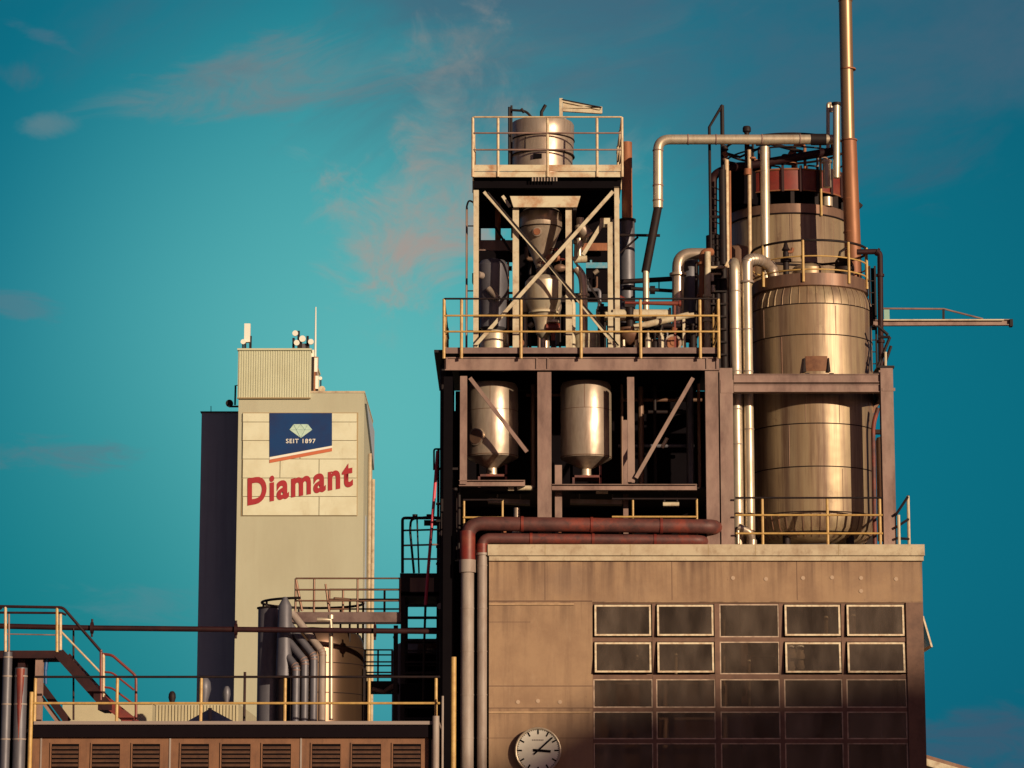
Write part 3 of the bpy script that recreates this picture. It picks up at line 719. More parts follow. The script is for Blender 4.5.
# ladder hoop and vents beside the top tank
single('ladder_hoop', MB().tube(arc_path([P(509.3, 165, 67.6), P(509.3, 107, 67.6)], 0), .03, 8).tube(arc_path([P(511.5, 165, 67.9), P(511.5, 105.5, 67.9)], 0), .025, 8)
       .tube(arc_path([P(511, 110, 67.8), P(526, 111, 67.8), P(532, 118, 67.8)], .15), .03, 8).tube([P(521, 108.8, 67.8), P(524, 112.5, 67.8)], .035, 8), 'dark', 'dark bent pipe hooped over the left edge of the top tank', 'pipe')
single('vent_pipe', MB().tube([P(541.5, 117, 68.0), P(541.5, 112, 68.0), P(545.5, 105, 68.0)], .04, 8), 'dark', 'small dark crooked vent pipe on the lid of the top tank', 'pipe')
# side ladder left of the tower
t = Thing('caged_ladder', 'slender dark ladder down the left side of the tower', 'ladder')
Yl = 67.9; xl_ = X(466.5, 270, Yl)
t.part('stile', MB().tube(arc_path([(xl_+.18, Yl, Z(203, Yl)), (xl_+.05, Yl, Z(200, Yl)), (xl_, Yl, Z(206, Yl)), (xl_, Yl, ZD)], .06, 4), .022, 8), 'steel_brown')
t.part('stile', MB().tube([(xl_, Yl+.45, Z(203, Yl)), (xl_, Yl+.45, ZD)], .022, 8), 'dark')
rg = MB(); z = ZD+.3
while z < Z(212, Yl): rg.tube([(xl_, Yl, z), (xl_, Yl+.45, z)], .013, 6); z += .3
t.part('rungs', rg, 'dark')
lk = MB()
for py in (225, 290, 330): z = Z(py, Yl); lk.tube([(xl_, Yl+.1, z), (xl_+.28, Yl+.1, z)], .015, 6)
t.part('stand_off', lk, 'dark'); t.done()

# ---- vessels inside the tower
def vessel(name, label, px, Yc, prof, m, cat='vessel', extra=None, base=None, n=48, leg=None):
    """prof: (radius px, py) measured at the near side"""
    s_ = S(270, Yc); cx = X(px, 270, Yc); rm = max(p[0] for p in prof)*s_
    pr = [(a*s_, Z(b, Yc-a*s_*.9)) for a, b in prof]
    t = Thing(name, label, cat)
    t.part('shell', MB().lathe(cx, Yc, sorted(pr, key=lambda q: 0) if False else pr, n), m)
    if base is not None: t.part('outlet', MB().drum(cx, Yc, .05, base, pr[0][1]+.03, 14), 'silver')
    if leg:
        for a in (PI*.25, PI*.75, PI*1.25, PI*1.75):
            x, y = cx+rm*.95*math.cos(a), Yc+rm*.95*math.sin(a); t.part('leg', MB().box(x-.03, x+.03, y-.03, y+.03, ZD, leg), 'dark')
    if extra: extra(t, cx, Yc, s_)
    t.done(); return t
def ex1(t, cx, Yc, s_):
    a = R(-90-12); rr = 18*s_; d = Vector((math.cos(a), math.sin(a), 0)); c = Vector((cx, Yc, Z(232, Yc-rr)))+d*(rr-.03)
    mh = t.part('inspection_port', MB().tube([c-d*.05, c+d*.07], .105, 20), 'silver'); t.part('port_cover', MB().tube([c+d*.07, c+d*.09], .08, 20), 'rust', parent=mh)
    t.part('collar', hoop(MB(), cx, Yc, 21.3*s_, Z(216, Yc-21*s_), .015).__class__() if False else hoop(MB(), cx, Yc, 21.3*s_, Z(224, Yc-21*s_), .012), 'dark')
    t.part('hanger', MB().box(cx-21*s_, cx-19*s_, Yc-.05, Yc+.05, Z(216, Yc), zb).box(cx+19*s_, cx+21*s_, Yc-.05, Yc+.05, Z(216, Yc), zb), 'dark')
zb = Z(207.5, YT-.05)+.0
vessel('cone_hopper', 'brown silver cone hopper with a round port hung high in the tower', 541, 67.85, [(3.5, 273), (6, 264), (20, 226), (21, 224), (21.3, 210), (18, 207), (0, 205.5)], 'silver', 'hopper', ex1, base=Z(286, 67.85))
def ex2(t, cx, Yc, s_):
    c = Vector((cx-.25, Yc-.33, Z(276, Yc-.3))); t.part('nozzle', MB().tube([c, c+Vector((-.10, -.14, 0))], .08, 16), 'grey')
    c = Vector((cx-.10, Yc-.34, Z(289, Yc-.3))); t.part('chute', MB().tube([c, c+Vector((.22, -.12, -.26))], .07, 14), 'silver')
vessel('dust_cyclone', 'dark topped dust cyclone behind the left tower posts', 493, 68.0, [(8, 330), (13, 326), (13.8, 296), (14.5, 294), (15.5, 263), (12, 259), (0, 258)], 'bluegrey', 'vessel', ex2, base=ZD)
vessel('feed_drum', 'pale golden drum beneath the dark topped cyclone', 494, 67.5, [(14, 349), (14, 333), (13, 330), (0, 329)], 'silverbright', 'drum', base=ZD)
def ex3(t, cx, Yc, s_):
    t.part('flange', MB().drum(cx, Yc, 15*s_, Z(311.5, Yc-.3), Z(309.5, Yc-.3), 36), 'cream')
vessel('weigh_hopper', 'bright silver weigh hopper with a cone below the crossed braces', 543.5, 67.75, [(3, 338), (7.5, 333), (9, 322), (12.5, 311), (13.5, 309), (17, 301), (18, 299), (18.5, 279), (14, 275), (0, 273)], 'silverbright', 'hopper', ex3, base=ZD)
vessel('product_drum', 'wide pale golden drum low behind the middle of the railing', 586, 68.0, [(14, 350), (14.5, 333), (12.5, 331), (0, 330)], 'cream', 'drum', base=ZD)
vessel('small_receiver', 'small pale receiver pot left of the bright weigh hopper', 525.5, 68.5, [(7.5, 312), (9, 304), (9, 294), (6, 290), (0, 289)], 'silver', 'vessel', base=ZD)

# ---- process pipework inside the tower
Yq = 68.1
pipe_thing('process_pipe', 'pale jointed pipe dropping behind the right inner post of the tower', [P(580, 218, Yq), P(580, 228, Yq), P(586, 238, Yq), P(578, 243, Yq), P(578, 262, Yq)], .09, 'silverbright', .08, flanges=(.18, .62))
single('pipe_bend', MB().tube(arc_path([P(582, 229, Yq-.2), P(588, 236, Yq-.2)], 0), .15, 16).drum(X(579, 246, Yq), Yq-.15, .07, Z(260, Yq), Z(240, Yq), 14), 'silver', 'stout pale pipe bend right of the inner tower post', 'pipe')
single('horizontal_cylinder', MB().tube([P(574, 259.5, Yq-.3), P(587, 259, Yq-.3)], .085, 16), 'cream', 'short horizontal cream cylinder beside the faded blue sign', 'cylinder')
pipe_thing('process_pipe', 'bulged silver pipe bending down left of the faded blue sign', [P(576, 268, Yq), P(582, 275, Yq), P(583.5, 285, Yq), P(583.5, 350, Yq)], .10, 'silver', .15, flanges=(.35,))
pipe_thing('process_pipe', 'straight slender cream pipe behind the middle railing post', [P(569.5, 308, Yq-.5), P(569.5, 351, Yq-.5)], .045, 'cream', 0, flanges=(.02, .3))
pipe_thing('process_pipe', 'pale bent pipe beside the inner post above the railing', [P(566, 295, Yq-.6), P(573, 302, Yq-.6), P(573, 351, Yq-.6)], .06, 'cream', .2)
pipe_thing('chute_pipe', 'wide silver chute elbow right of the weigh hopper', [P(560, 286, Yq+.2), P(557, 300, Yq+.2), P(548, 318, Yq+.2), P(548, 350, Yq+.2)], [.12]*30, 'silver', 0) if False else None
single('chute_pipe', MB().tube(arc_path([P(553, 300, Yq), P(558, 306, Yq), P(553, 316, Yq), P(545, 330, Yq), P(545, 350, Yq)], .1), .11, 14), 'silver', 'stout silver chute right of the weigh hopper', 'chute')
for k, (px, py, Y, sx) in enumerate(((553, 258, 67.6, .16), (541, 271, 67.5, .12), (560, 268, 67.9, .13))):
    t = Thing('valve', ['rusty valve just under the cone hopper tip', 'dark small valve under the cone hopper tip', 'rusty valve right of the brace crossing'][k], 'valve')
    c = P(px, py, Y)
    t.part('valve_body', MB().tube([c-Vector((sx, 0, 0)), c-Vector((sx*.5, 0, 0)), c, c+Vector((sx*.5, 0, 0)), c+Vector((sx, 0, 0))], [.05, .085, .10, .085, .05], 12), ['rust', 'dark', 'tankbrown'][k])
    t.part('spindle', MB().tube([c, c+Vector((.02, 0, .2))], .02, 8), 'dark')
    t.part('handwheel', MB().tube([c+Vector((.02+.09*math.cos(a), .09*math.sin(a), .2)) for a in [2*PI*j/16 for j in range(16)]], .014, 6, closed=True), 'redpaint')
    t.part('bracket', MB().tube([c, Vector((c.x, YB-.1, c.z))], .02, 6), 'dark')
    t.done()
random.seed(11)
lab = ['thin brown pipe crossing behind the left tower bay', 'thin dark pipe dropping behind the cone hopper', 'thin rusty pipe left of the cone hopper', 'thin dark pipe slanting behind the weigh hopper',
       'rust coloured upright seen through the gap left of the cone hopper']
pth = [([P(480, 293, 68.9), P(520, 293, 68.9)], .03, 'tankbrown'), ([P(530, 262, 68.6), P(530, 350, 68.6)], .035, 'dark'), ([P(508, 262, 68.6), P(508, 350, 68.6)], .03, 'rust'),
       ([P(534, 262, 67.9), P(553, 290, 67.9), P(560, 290, 68.5), P(560, 350, 68.5)], .025, 'dark'), ([P(498, 190, 69.3), P(498, 252, 69.3)], .07, 'rust')]
for l_, (pp, r_, m_) in zip(lab, pth): pipe_thing('process_pipe', l_, pp, r_, m_, .05)
# red-handled valve and small motor near the railing
t = Thing('red_valve', 'red flanged valve low behind the railing near the weigh hopper', 'valve')
c = P(553, 328, 67.6); t.part('valve_body', MB().tube([c-Vector((.16, 0, 0)), c+Vector((.16, 0, 0))], .11, 16).tube([c+Vector((0, 0, -.3)), c+Vector((0, 0, .15))], .05, 10), 'redpaint')
t.part('flange', MB().drum(c.x, c.y, .15, c.z+.12, c.z+.17, 20), 'silverbright')
t.part('stand', MB().box(c.x-.05, c.x+.05, c.y-.05, c.y+.05, ZD, c.z-.3), 'dark'); t.done()
def pump(px, py, Y, rr, label, m='silver'):
    t = Thing('pump', label, 'pump'); c = P(px, py, Y)
    t.part('casing', MB().disc_y((c.x, Y, c.z), rr, .14, 24), m); f = t.part('front_cover', MB().disc_y((c.x, Y-.03, c.z), rr*.75, .028, 24).disc_y((c.x, Y-.05, c.z), rr*.3, .019, 16), 'rust')
    t.part('motor', MB().tube([(c.x, Y+.145, c.z), (c.x, Y+.6, c.z)], rr*.65, 18), 'dark'); t.part('base_plate', MB().box(c.x-rr, c.x+rr, Y-.05, Y+.6, ZD, ZD+.04).box(c.x-rr*.5, c.x+rr*.5, Y+.02, Y+.5, ZD+.041, c.z-rr*.55), 'dark'); t.done()
pump(673, 343, 67.3, .20, 'round faced pump on the platform near the right end of the railing')
pump(520, 343, 67.2, .13, 'small dark faced pump behind the second railing post', 'dark')

# ---- equipment on the right half of the lower platform
t = Thing('screw_conveyor', 'cream horizontal conveyor tube behind the right railing bay', 'conveyor')
t.part('tube', MB().tube([P(596, 315, 67.9), P(669, 315.5, 67.9)], .14, 18), 'cream'); t.part('end_plate', MB().tube([P(669, 315.5, 67.9), P(671, 315.5, 67.9)], .18, 18), 'dark')
for px in (605, 660): c = P(px, 319, 67.9); t.part('stand', MB().box(c.x-.03, c.x+.03, 67.87, 67.93, ZD, c.z), 'dark')
t.done()
single('inclined_tube', MB().tube([P(634, 327.5, 67.5), P(689, 315, 67.5)], .075, 14).tube([P(686, 316, 67.5), P(694, 315, 67.5)], .06, 12).box(X(640, 340, 67.5)-.03, X(640, 340, 67.5)+.03, 67.47, 67.53, ZD, Z(328, 67.5)).box(X(684, 340, 67.5)-.03, X(684, 340, 67.5)+.03, 67.47, 67.53, ZD, Z(318, 67.5)), 'cream', 'cream inclined tube rising to the right behind the railing', 'tube')
t = Thing('mixer_vessel', 'dark dished vessel on two pale feet behind the right railing bay', 'vessel')
c = P(630, 330, 67.8); s_ = S(330, 67.8)
t.part('shell', MB().lathe(c.x, 67.8, [(3*s_, Z(344, 67.6)), (9*s_, Z(341, 67.6)), (13*s_, Z(333, 67.6)), (12*s_, Z(327, 67.6)), (0, Z(325, 67.6))], 36), 'tankbrown')
t.part('agitator_drive', MB().drum(c.x, 67.8, .09, Z(326, 67.6), Z(305, 67.6), 14).box(c.x-.12, c.x+.12, 67.7, 67.9, Z(306, 67.6), Z(297, 67.6)), 'dark')
for px in (623.5, 636.5): x = X(px, 347, 67.6); t.part('foot', MB().lathe(x, 67.6, [(.15, ZD), (.13, ZD+.08), (.05, ZD+.14), (.04, Z(340, 67.6))], 16), 'silverbright')
t.done()
for k, (px, h, m) in enumerate(((648, 336, 'silverbright'), (655, 339, 'dark'), (661, 334, 'cream'), (693, 330, 'dark'))):
    c = P(px, 346, 67.3)
    t = Thing('instrument_pot', ['small bright instrument pot right of the dished vessel', 'small black instrument pot between two pale ones', 'small cream instrument pot left of the round faced pump', 'small black instrument pot under the last railing post'][k], 'instrument')
    t.part('body', MB().lathe(c.x, 67.3, [(.06, ZD), (.07, ZD+.05), (.07, Z(h+3, 67.3)), (.03, Z(h, 67.3)), (.02, Z(h-4, 67.3))], 14), m); t.part('cap', MB().drum(c.x, 67.3, .045, Z(h-6, 67.3), Z(h-4, 67.3), 12), 'dark'); t.done()
single('red_pipe', MB().tube([P(617, 296, 68.6), P(636, 305, 68.6)], .05, 10), 'redpaint', 'short red pipe slanting down behind the tower corner', 'pipe')
single('red_pipe', MB().tube([P(625, 302.8, 67.0), P(680, 303.6, 67.0)], [.03, .055], 12).tube([P(679, 303.6, 67), P(681, 303.6, 67)], .075, 12).box(X(640, 320, 67)-.02, X(640, 320, 67)+.02, 66.98, 67.02, ZD, Z(303, 67)).box(X(675, 320, 67)-.02, X(675, 320, 67)+.02, 66.98, 67.02, ZD, Z(303, 67)), 'redpaint', 'bright red horizontal pipe just below the dark top rail', 'pipe')
single('motor_block', MB().drum(X(602, 310, 67.5), 67.5, .05, ZD, Z(304, 67.5), 14).box(X(597, 310, 67.5), X(608, 310, 67.5), 67.4, 67.6, Z(311, 67.5), Z(307, 67.5)), 'dark', 'black motor block standing behind the railing at the tower corner', 'motor')

t = Thing('dark_manifold', 'tangle of dark manifold pipes low behind the right half of the railing', 'manifold')
random.seed(5)
for k in range(5):
    py = 325+k*5; a = 604+random.random()*20; b = 668+random.random()*28; t.part('header', MB().tube([P(a, py, 68.6+k*.12), P(b, py+1, 68.6+k*.12)], .04+random.random()*.03, 10), 'dark')
for k in range(11):
    px = 606+k*8.6+random.random()*4; x = X(px, 335, 68.5); t.part('riser', MB().tube([(x, 68.5+(k % 3)*.2, ZD), (x, 68.5+(k % 3)*.2, Z(318+random.random()*14, 68.5))], .025+random.random()*.035, 10), ['dark', 'tankbrown', 'dark', 'bluegrey'][k % 4])
for k in range(7):
    c = P(608+k*13, 326+random.random()*14, 68.35); t.part('valve', MB().tube([c, c+Vector((.04, -.03, .12))], .07, 12), ['dark', 'silverbright', 'rust'][k % 3])
t.part('skid', MB().box(X(604, 348, 68.3), X(698, 348, 68.3), 68.3, 69.3, ZD, ZD+.08), 'dark'); t.done()
t = Thing('tower_pipework', 'tangle of dark small-bore pipes among the vessels inside the tower', 'manifold')
for k in range(9):
    px = 483+k*14+random.random()*6; py = 250+random.random()*50; x = X(px, py, 69.0)
    t.part('riser', MB().tube(arc_path([(x, 69, ZD), (x, 69, Z(py, 69)), (x+.3*(1 if k % 2 else -1), 69, Z(py, 69)), (x+.3*(1 if k % 2 else -1), 69, Z(py-12, 69))], .08, 4), .022+random.random()*.03, 8), ['dark', 'tankbrown', 'bluegrey'][k % 3])
for k in range(6):
    c = P(486+k*20+random.random()*8, 262+random.random()*70, 68.6); t.part('fitting', MB().tube([c, c+Vector((.10, -.02, .07))], .05+random.random()*.03, 12), ['rust', 'dark', 'silver'][k % 3])
    t.part('fitting_stem', MB().tube([c, Vector((c.x, 69, c.z))], .02, 6), 'dark')
t.done()

# ---- stack behind the tower
t = Thing('vent_stack', 'rust topped vent stack rising just right of the tower', 'stack')
Yk = 70.3; xk = X(627.2, 220, Yk)
t.part('upper_flue', MB().tube([(xk, Yk, Z(220, Yk)), (xk, Yk, Z(142.5, Yk))], .13, 20), 'rust')
t.part('lower_flue', MB().tube([(xk-.01, Yk, ZD-.05), (xk-.01, Yk, Z(222, Yk))], .19, 20), 'bluegrey')
t.part('collar', MB().tube([(xk, Yk, Z(222, Yk)), (xk, Yk, Z(219.5, Yk))], .21, 20), 'dark'); t.done()
single('stay_arm', MB().tube([P(612, 235, 69.5), P(660, 235.5, 69.5)], .035, 8).tube([P(620, 253, 69.5), P(638, 237, 69.5)], .025, 8), 'dark', 'dark horizontal stay arm with a strut reaching right from the tower', 'bracket')

# ---- big cream overhead pipe from the tanks to the tower platform
Yo = 69.2; s_ = S(140, Yo)
path = [P(833, 139.5, Yo), P(658, 139.5, Yo), P(658, 208, Yo)]
t = Thing('overhead_pipe', 'big pale overhead pipe running from the red tank ring and down beside the tower', 'pipe')
t.part('pipe_run', MB().tube(arc_path(path, .28, 8), 5*s_, 20), 'silverbright')
t.part('dark_drop', MB().tube([P(658, 207, Yo), P(645.5, 272, Yo-.4)], 4.2*s_, 16), 'dark')
t.part('pale_foot', MB().tube([P(645.8, 270, Yo-.4), P(646, 290, Yo-.45), (X(646, 300, Yo-.45), Yo-.45, ZD)], 3.2*s_, 16), 'silverbright')
b_ = Each(t, 'lagging_band', 'steel_brown')
for px in (688, 716, 762, 800): b_.tube([P(px-.6, 139.5, Yo), P(px+.6, 139.5, Yo)], 5*s_+.012, 20)
for py in (150, 185, 200): b_.tube([P(658, py, Yo), P(658, py+1.2, Yo)], 5*s_+.012, 20)
t.part('dark_sleeve', MB().tube([P(811, 139.5, Yo), P(826, 139.5, Yo)], 5*s_+.02, 20), 'dark')
t.done()

# ---- pipes between tower and tanks
Yv = 69.0
pipe_thing('process_pipe', 'grey elbowed pipe rising and turning right beside the dark vessels', [P(678, 345, Yv), P(678, 254, Yv), P(706, 254, Yv)], .14, 'silver', .35, flanges=(.62,), n=16)
vessel('dark_column', 'dark round bottomed vertical vessel right of the grey elbow pipe', 690, 69.5, [(0, 341), (6, 339), (8.5, 333), (8.5, 259), (6, 255), (0, 254)], 'bluegrey', 'vessel', base=ZD)
pipe_thing('process_pipe', 'rust streaked upright pipe at the platform end', [P(703, 350, 68.4), P(703, 253, 68.4), P(711, 252, 68.6)], .10, 'rust', .15, flanges=(.2, .5, .8))
pipe_thing('process_pipe', 'pale peeling upright pipe next to the rust streaked one', [P(707.5, 350, 68.2), P(707.5, 252, 68.2)], .075, 'cream', 0, flanges=(.3, .55))
pipe_thing('process_pipe', 'thin black upright pipe left of the rust streaked one', [P(696, 350, 68.9), P(696, 262, 68.9)], .03, 'dark', 0)
pipe_thing('process_pipe', 'thin black horizontal pipe low between tower and tanks', [P(618, 282, 69.8), P(704, 277, 69.8)], .06, 'dark', 0)
t = Thing('process_pipe', 'black horizontal pipe with a valve spindle between tower and tanks', 'pipe')
t.part('pipe_run', MB().tube([P(622, 288, 69.4), P(683, 291.5, 69.4)], .045, 10), 'dark')
t.part('valve_body', MB().tube([P(650, 290, 69.4), P(655, 290, 69.4)], .10, 12), 'dark'); t.part('spindle', MB().tube([P(659, 290, 69.4), P(659, 282, 69.4)], .015, 6), 'dark'); t.done()
pipe_thing('cross_pipe', 'thin pale horizontal pipe turning up at the dark tank edge', [P(709, 267.5, 68.4), P(725, 267.5, 68.4), P(727.3, 262, 68.4)], .03, 'railpale', .05)
pipe_thing('cross_pipe', 'thin pale horizontal pipe just below the one that turns up', [P(709, 274, 68.4), P(721, 274, 68.4)], .025, 'railpale', 0)
t = Thing('black_pipe_rack', 'black rack of upright pipes beside the big tank', 'rack')
for px, r_, z0 in ((713, .05, 346), (718, .07, 346), (724, .09, 371)): x = X(px, 310, 68.6); t.part('upright', MB().tube([(x, 68.6, ZD if px < 722 else ZROOF), (x, 68.6, Z(262 if px < 722 else 170, 68.6))], r_, 12), 'dark')
for k in range(8): z = ZD+.3+k*.3; t.part('clamp', MB().box(X(708, 310, 68.5), X(727, 310, 68.5), 68.46, 68.5, z, z+.04), 'dark')
for px, py in ((712, 281), (713, 292), (706, 318), (712, 330)): c = P(px, py, 68.3); t.part('junction_cap', MB().tube([c, c+Vector((0, 0, .16))], .05, 10), 'silverbright')
t.done()

# ================================================================== RIGHT-HAND TANKS
# ---- supporting frame
t = Thing('steel_portal', 'brown steel portal frame standing in front of the large tank', 'frame')
YC = 66.3
for px, w_ in ((727, 13), (888.5, 12.5)):
    x = X(px, 456, YC); t.part('column', MB().hbeam((x, YC+.15, ZR), (x, YC+.15, Z(368, YC)), w_*S(456, YC), .3), 'steel_brown')
    t.part('base_plate', MB().box(x-.2, x+.2, YC-.04, YC+.36, ZR, ZR+.02), 'grey')
xa, xb = X(734, 380, YC), X(882, 380, YC)
for a, b in ((373.5, 382), (383.5, 391.5)):
    z1, z0 = Z(a, YC), Z(b, YC); t.part('beam', MB().ibeam_side((xa, YC+.15, (z0+z1)/2), (xb, YC+.15, (z0+z1)/2), z1-z0, .22, .018).bar((xa, YC+.07, (z0+z1)/2), (xb, YC+.07, (z0+z1)/2), z1-z0-.04, .012), 'steel_brown')
for x in (X(727, 456, YC), X(888.5, 456, YC)):
    t.part('rear_column', MB().hbeam((x, 70.2, ZROOF), (x, 70.2, Z(368, YC)-.2), .28, .3), 'dark')
    t.part('side_beam', MB().box(x-.05, x+.05, YC+.32, 70.04, Z(391, YC), Z(377, YC)), 'dark')
t.part('column_splice', MB().box(X(721, 385, YC)-.01, X(733, 385, YC)+.01, YC-.012, YC-.002, Z(393, YC), Z(380, YC)), 'steel_brown'); t.part('column_splice', MB().box(X(882.5, 385, YC)-.01, X(894.5, 385, YC)+.01, YC-.012, YC-.002, Z(391, YC), Z(388, YC)), 'steel_brown')
t.done()

# ---- large lower tank
Yc = 68.35; s_ = S(400, Yc); rt = 61*s_; cx = X(812, 400, Yc); fz = lambda py: Z(py, Yc-rt)
t = Thing('large_tank', 'large golden stained tank with ribbed shoulders standing behind the portal frame', 'tank')
t.part('shell', MB().lathe(cx, Yc, [(0, fz(541)), (rt*.55, fz(541)-.0), (rt*.82, fz(535)), (rt*.95, fz(526)), (rt, fz(513)), (rt, fz(303)), (rt*.985, fz(295)), (rt*.94, fz(288)), (rt*.90, fz(284)), (0, fz(282))], 96), 'tank')
for py in (303, 334, 423, 466, 511): t.part('ring_seam', hoop(MB(), cx, Yc, rt+.002, fz(py), .013, 72), 'dark')
vs_ = Each(t, 'plate_seam', 'tankbrown')
def vseam(mb, deg, a, b, w=.009):
    an = R(-90+deg); x, y = cx+rt*math.cos(an), Yc+rt*math.sin(an); mb.tube([(x, y, fz(b)), (x, y, fz(a))], w, 5)
for deg, a, b in ((-28, 424, 465), (20, 394, 422), (22, 468, 510), (-34, 335, 372), (18, 305, 333), (-12, 395, 422), (52, 425, 465), (60, 335, 420), (-55, 305, 333)): vseam(vs_, deg, a, b)
def ribs(prof):
    mb = MB()
    for k in range(44):
        an = 2*PI*k/44
        mb.tube([(cx+(r_*rt+.004)*math.cos(an), Yc+(r_*rt+.004)*math.sin(an), z) for r_, z in prof], .012, 5)
    return mb
t.part('shoulder_ribs', ribs([(1, fz(303)), (.985, fz(295)), (.94, fz(288)), (.90, fz(284))]), 'tank')
t.part('base_ribs', ribs([(1, fz(513)), (.95, fz(526)), (.82, fz(535))]), 'tankbrown')
bs = hoop(MB(), cx, Yc, rt*.9, fz(530), .012, 72)
t.part('base_band', bs, 'dark')
# two dark lugs with a rusty plate above the beam
lg_ = MB()
for deg in (-12, 10):
    an = R(-90+deg); x, y = cx+(rt+.03)*math.cos(an), Yc+(rt+.03)*math.sin(an); lg_.prism([(x-.035, y-.04, fz(372)), (x+.035, y-.04, fz(372)), (x+.012, y-.01, fz(358)), (x-.012, y-.01, fz(358))], (0, .05, 0)); lg_.box(x-.05, x+.05, YC+.05, y-.05, Z(374, YC)-.0, Z(373.4, YC)+.02)
t.part('lug', lg_, 'dark')
an0, an1 = R(-90-11), R(-90+9)
pl = MB().lathe(cx, Yc, [(rt+.005, fz(371)), (rt+.012, fz(369)), (rt+.012, fz(357)), (rt+.005, fz(356))], 10, an0, an1); t.part('rusty_patch', pl, mat('burnt_rust_patch', (.20, .085, .04), .7, dirt=(.10, .035, .02), amt=.9, scale=6))
for a in (PI*.22, PI*.78, PI*1.28, PI*1.72):
    x, y = cx+rt*.8*math.cos(a), Yc+rt*.8*math.sin(a); t.part('leg', MB().drum(x, y, .09, ZROOF, fz(533), 14), 'dark')
t.part('skirt', MB().lathe(cx, Yc, [(rt*.6, ZROOF), (rt*.6, fz(541)+.02)], 48), 'dark')
# top collar and dome
ra = rt*.955
t.part('top_collar', MB().lathe(cx, Yc, [(ra*.95, fz(285)), (ra, fz(284)), (ra, fz(272)), (ra*.92, fz(271.5)), (0, fz(271.5))], 72), 'tankbrown')
ct = cx-.02; t.part('neck', MB().lathe(ct, Yc, [(.40, fz(272)), (.40, Z(266, Yc-.4)), (.36, Z(264, Yc-.4)), (.15, Z(262, Yc-.2)), (0, Z(262, Yc-.2))], 48), 'tank')
t.done()
ztc = fz(271.5)
# ring railing on the large tank
t = Thing('tank_railing', 'round yellow railing with a dark top hoop around the top of the large tank', 'railing')
ring_rail(t, cx, Yc, ra+.02, fz(281), Z(240, Yc-ra), 0, ((1, 'dark', .030), (.62, 'yellow', .018), (.30, 'yellow', .018)), 'yellow', pr=.032,
          post_angles=[R(-90+d) for d in (-57, -12, 35, 68, 100, 140, 180, 220, 260)][0:9])
t.done()
# pipes with fittings on the large tank top
t = Thing('safety_valve', 'dark safety valve on the dome inside the round railing', 'valve')
c = P(786, 262, Yc-.3); t.part('body', MB().drum(c.x, c.y, .07, ztc, Z(252, c.y), 12).drum(c.x, c.y, .13, Z(262, c.y), Z(259, c.y), 14), 'dark')
t.part('bonnet', MB().lathe(c.x, c.y, [(.05, Z(252, c.y)), (.1, Z(250, c.y)), (.06, Z(247, c.y)), (.03, Z(242, c.y)), (0, Z(241, c.y))], 14), 'dark'); t.part('side_outlet', MB().tube(arc_path([(c.x, c.y, Z(252, c.y)), (c.x+.14, c.y, Z(252, c.y)), (c.x+.16, c.y, Z(248, c.y))], .04), .04, 10), 'rust'); t.done()
t = Thing('hatch_cover', 'dark raised hatch lid leaning inside the round railing', 'hatch')
c = P(843, 262, Yc-.1)
t.part('lid', MB().tube([c+Vector((.02, 0, -.12)), c+Vector((.05, .03, -.09))], .25, 24), 'dark'); t.part('hinge_arm', MB().tube([P(838, 262, Yc-.1), P(840, 252, Yc-.1), P(846, 248, Yc-.1)], .03, 8), 'dark')
t.part('hatch_neck', MB().drum(c.x+.02, Yc-.1, .22, ztc, c.z-.14, 24), 'dark'); t.done()

# ---- silver pipe pair left of the large tank
Ya = 67.15
xA = X(736.5, 400, Ya); xB = X(748.5, 400, Ya)
t = Thing('lagged_pipe', 'left of the two silver lagged pipes running up beside the large tank', 'pipe', 'silver lagged pipes beside the large tank')
rA = 5.6*S(400, Ya)
t.part('pipe_run', MB().tube(arc_path([(xA, Ya, ZROOF), (xA, Ya, Z(264, Ya)), (xA+.05, Ya+.9, Z(259, Ya)+.1)], .22, 8), rA, 20), 'silverbright')
b_ = Each(t, 'lagging_band', 'grey')
for py in (292, 330, 372, 410, 445, 500): z = Z(py, Ya); b_.tube([(xA, Ya, z), (xA, Ya, z+.025)], rA+.01, 20)
t.done()
rB = 4.9*S(400, Ya)
t = Thing('lagged_pipe', 'right of the two silver lagged pipes, its elbow turning onto the large tank', 'pipe', 'silver lagged pipes beside the large tank')
t.part('pipe_run', MB().tube([(xB, Ya, ZROOF), (xB, Ya, Z(282, Ya))], rB, 20), 'silverbright')
ep = arc_path([(xB, Ya, Z(283, Ya)), (xB, Ya, Z(260, Ya)), P(758, 259, Ya+.1), P(771, 266, Ya+.45), Vector((P(774, 270, Ya+.5).x, Ya+.5, ztc))], .26, 8)
t.part('elbow', MB().tube(ep, 6*S(270, Ya), 20), 'silver')
b_ = Each(t, 'lagging_band', 'grey')
for i in range(4, len(ep)-2, 3):
    d = (ep[i+1]-ep[i-1]).normalized(); b_.tube([ep[i]-d*.008, ep[i]+d*.008], 6*S(270, Ya)+.008, 20)
b_.tube([(xB, Ya, Z(283, Ya)), (xB, Ya, Z(281, Ya))], 6.8*S(270, Ya), 20)
for py in (330, 372, 430, 515): z = Z(py, Ya); b_.tube([(xB, Ya, z), (xB, Ya, z+.025)], rB+.01, 20)
t.done()
single('thin_pipe', MB().tube([(X(742.5, 440, Ya), Ya+.05, ZROOF), (X(742.5, 440, Ya), Ya+.05, Z(285, Ya))], .022, 8), 'cream', 'hair thin cream pipe between the two silver lagged pipes', 'pipe')
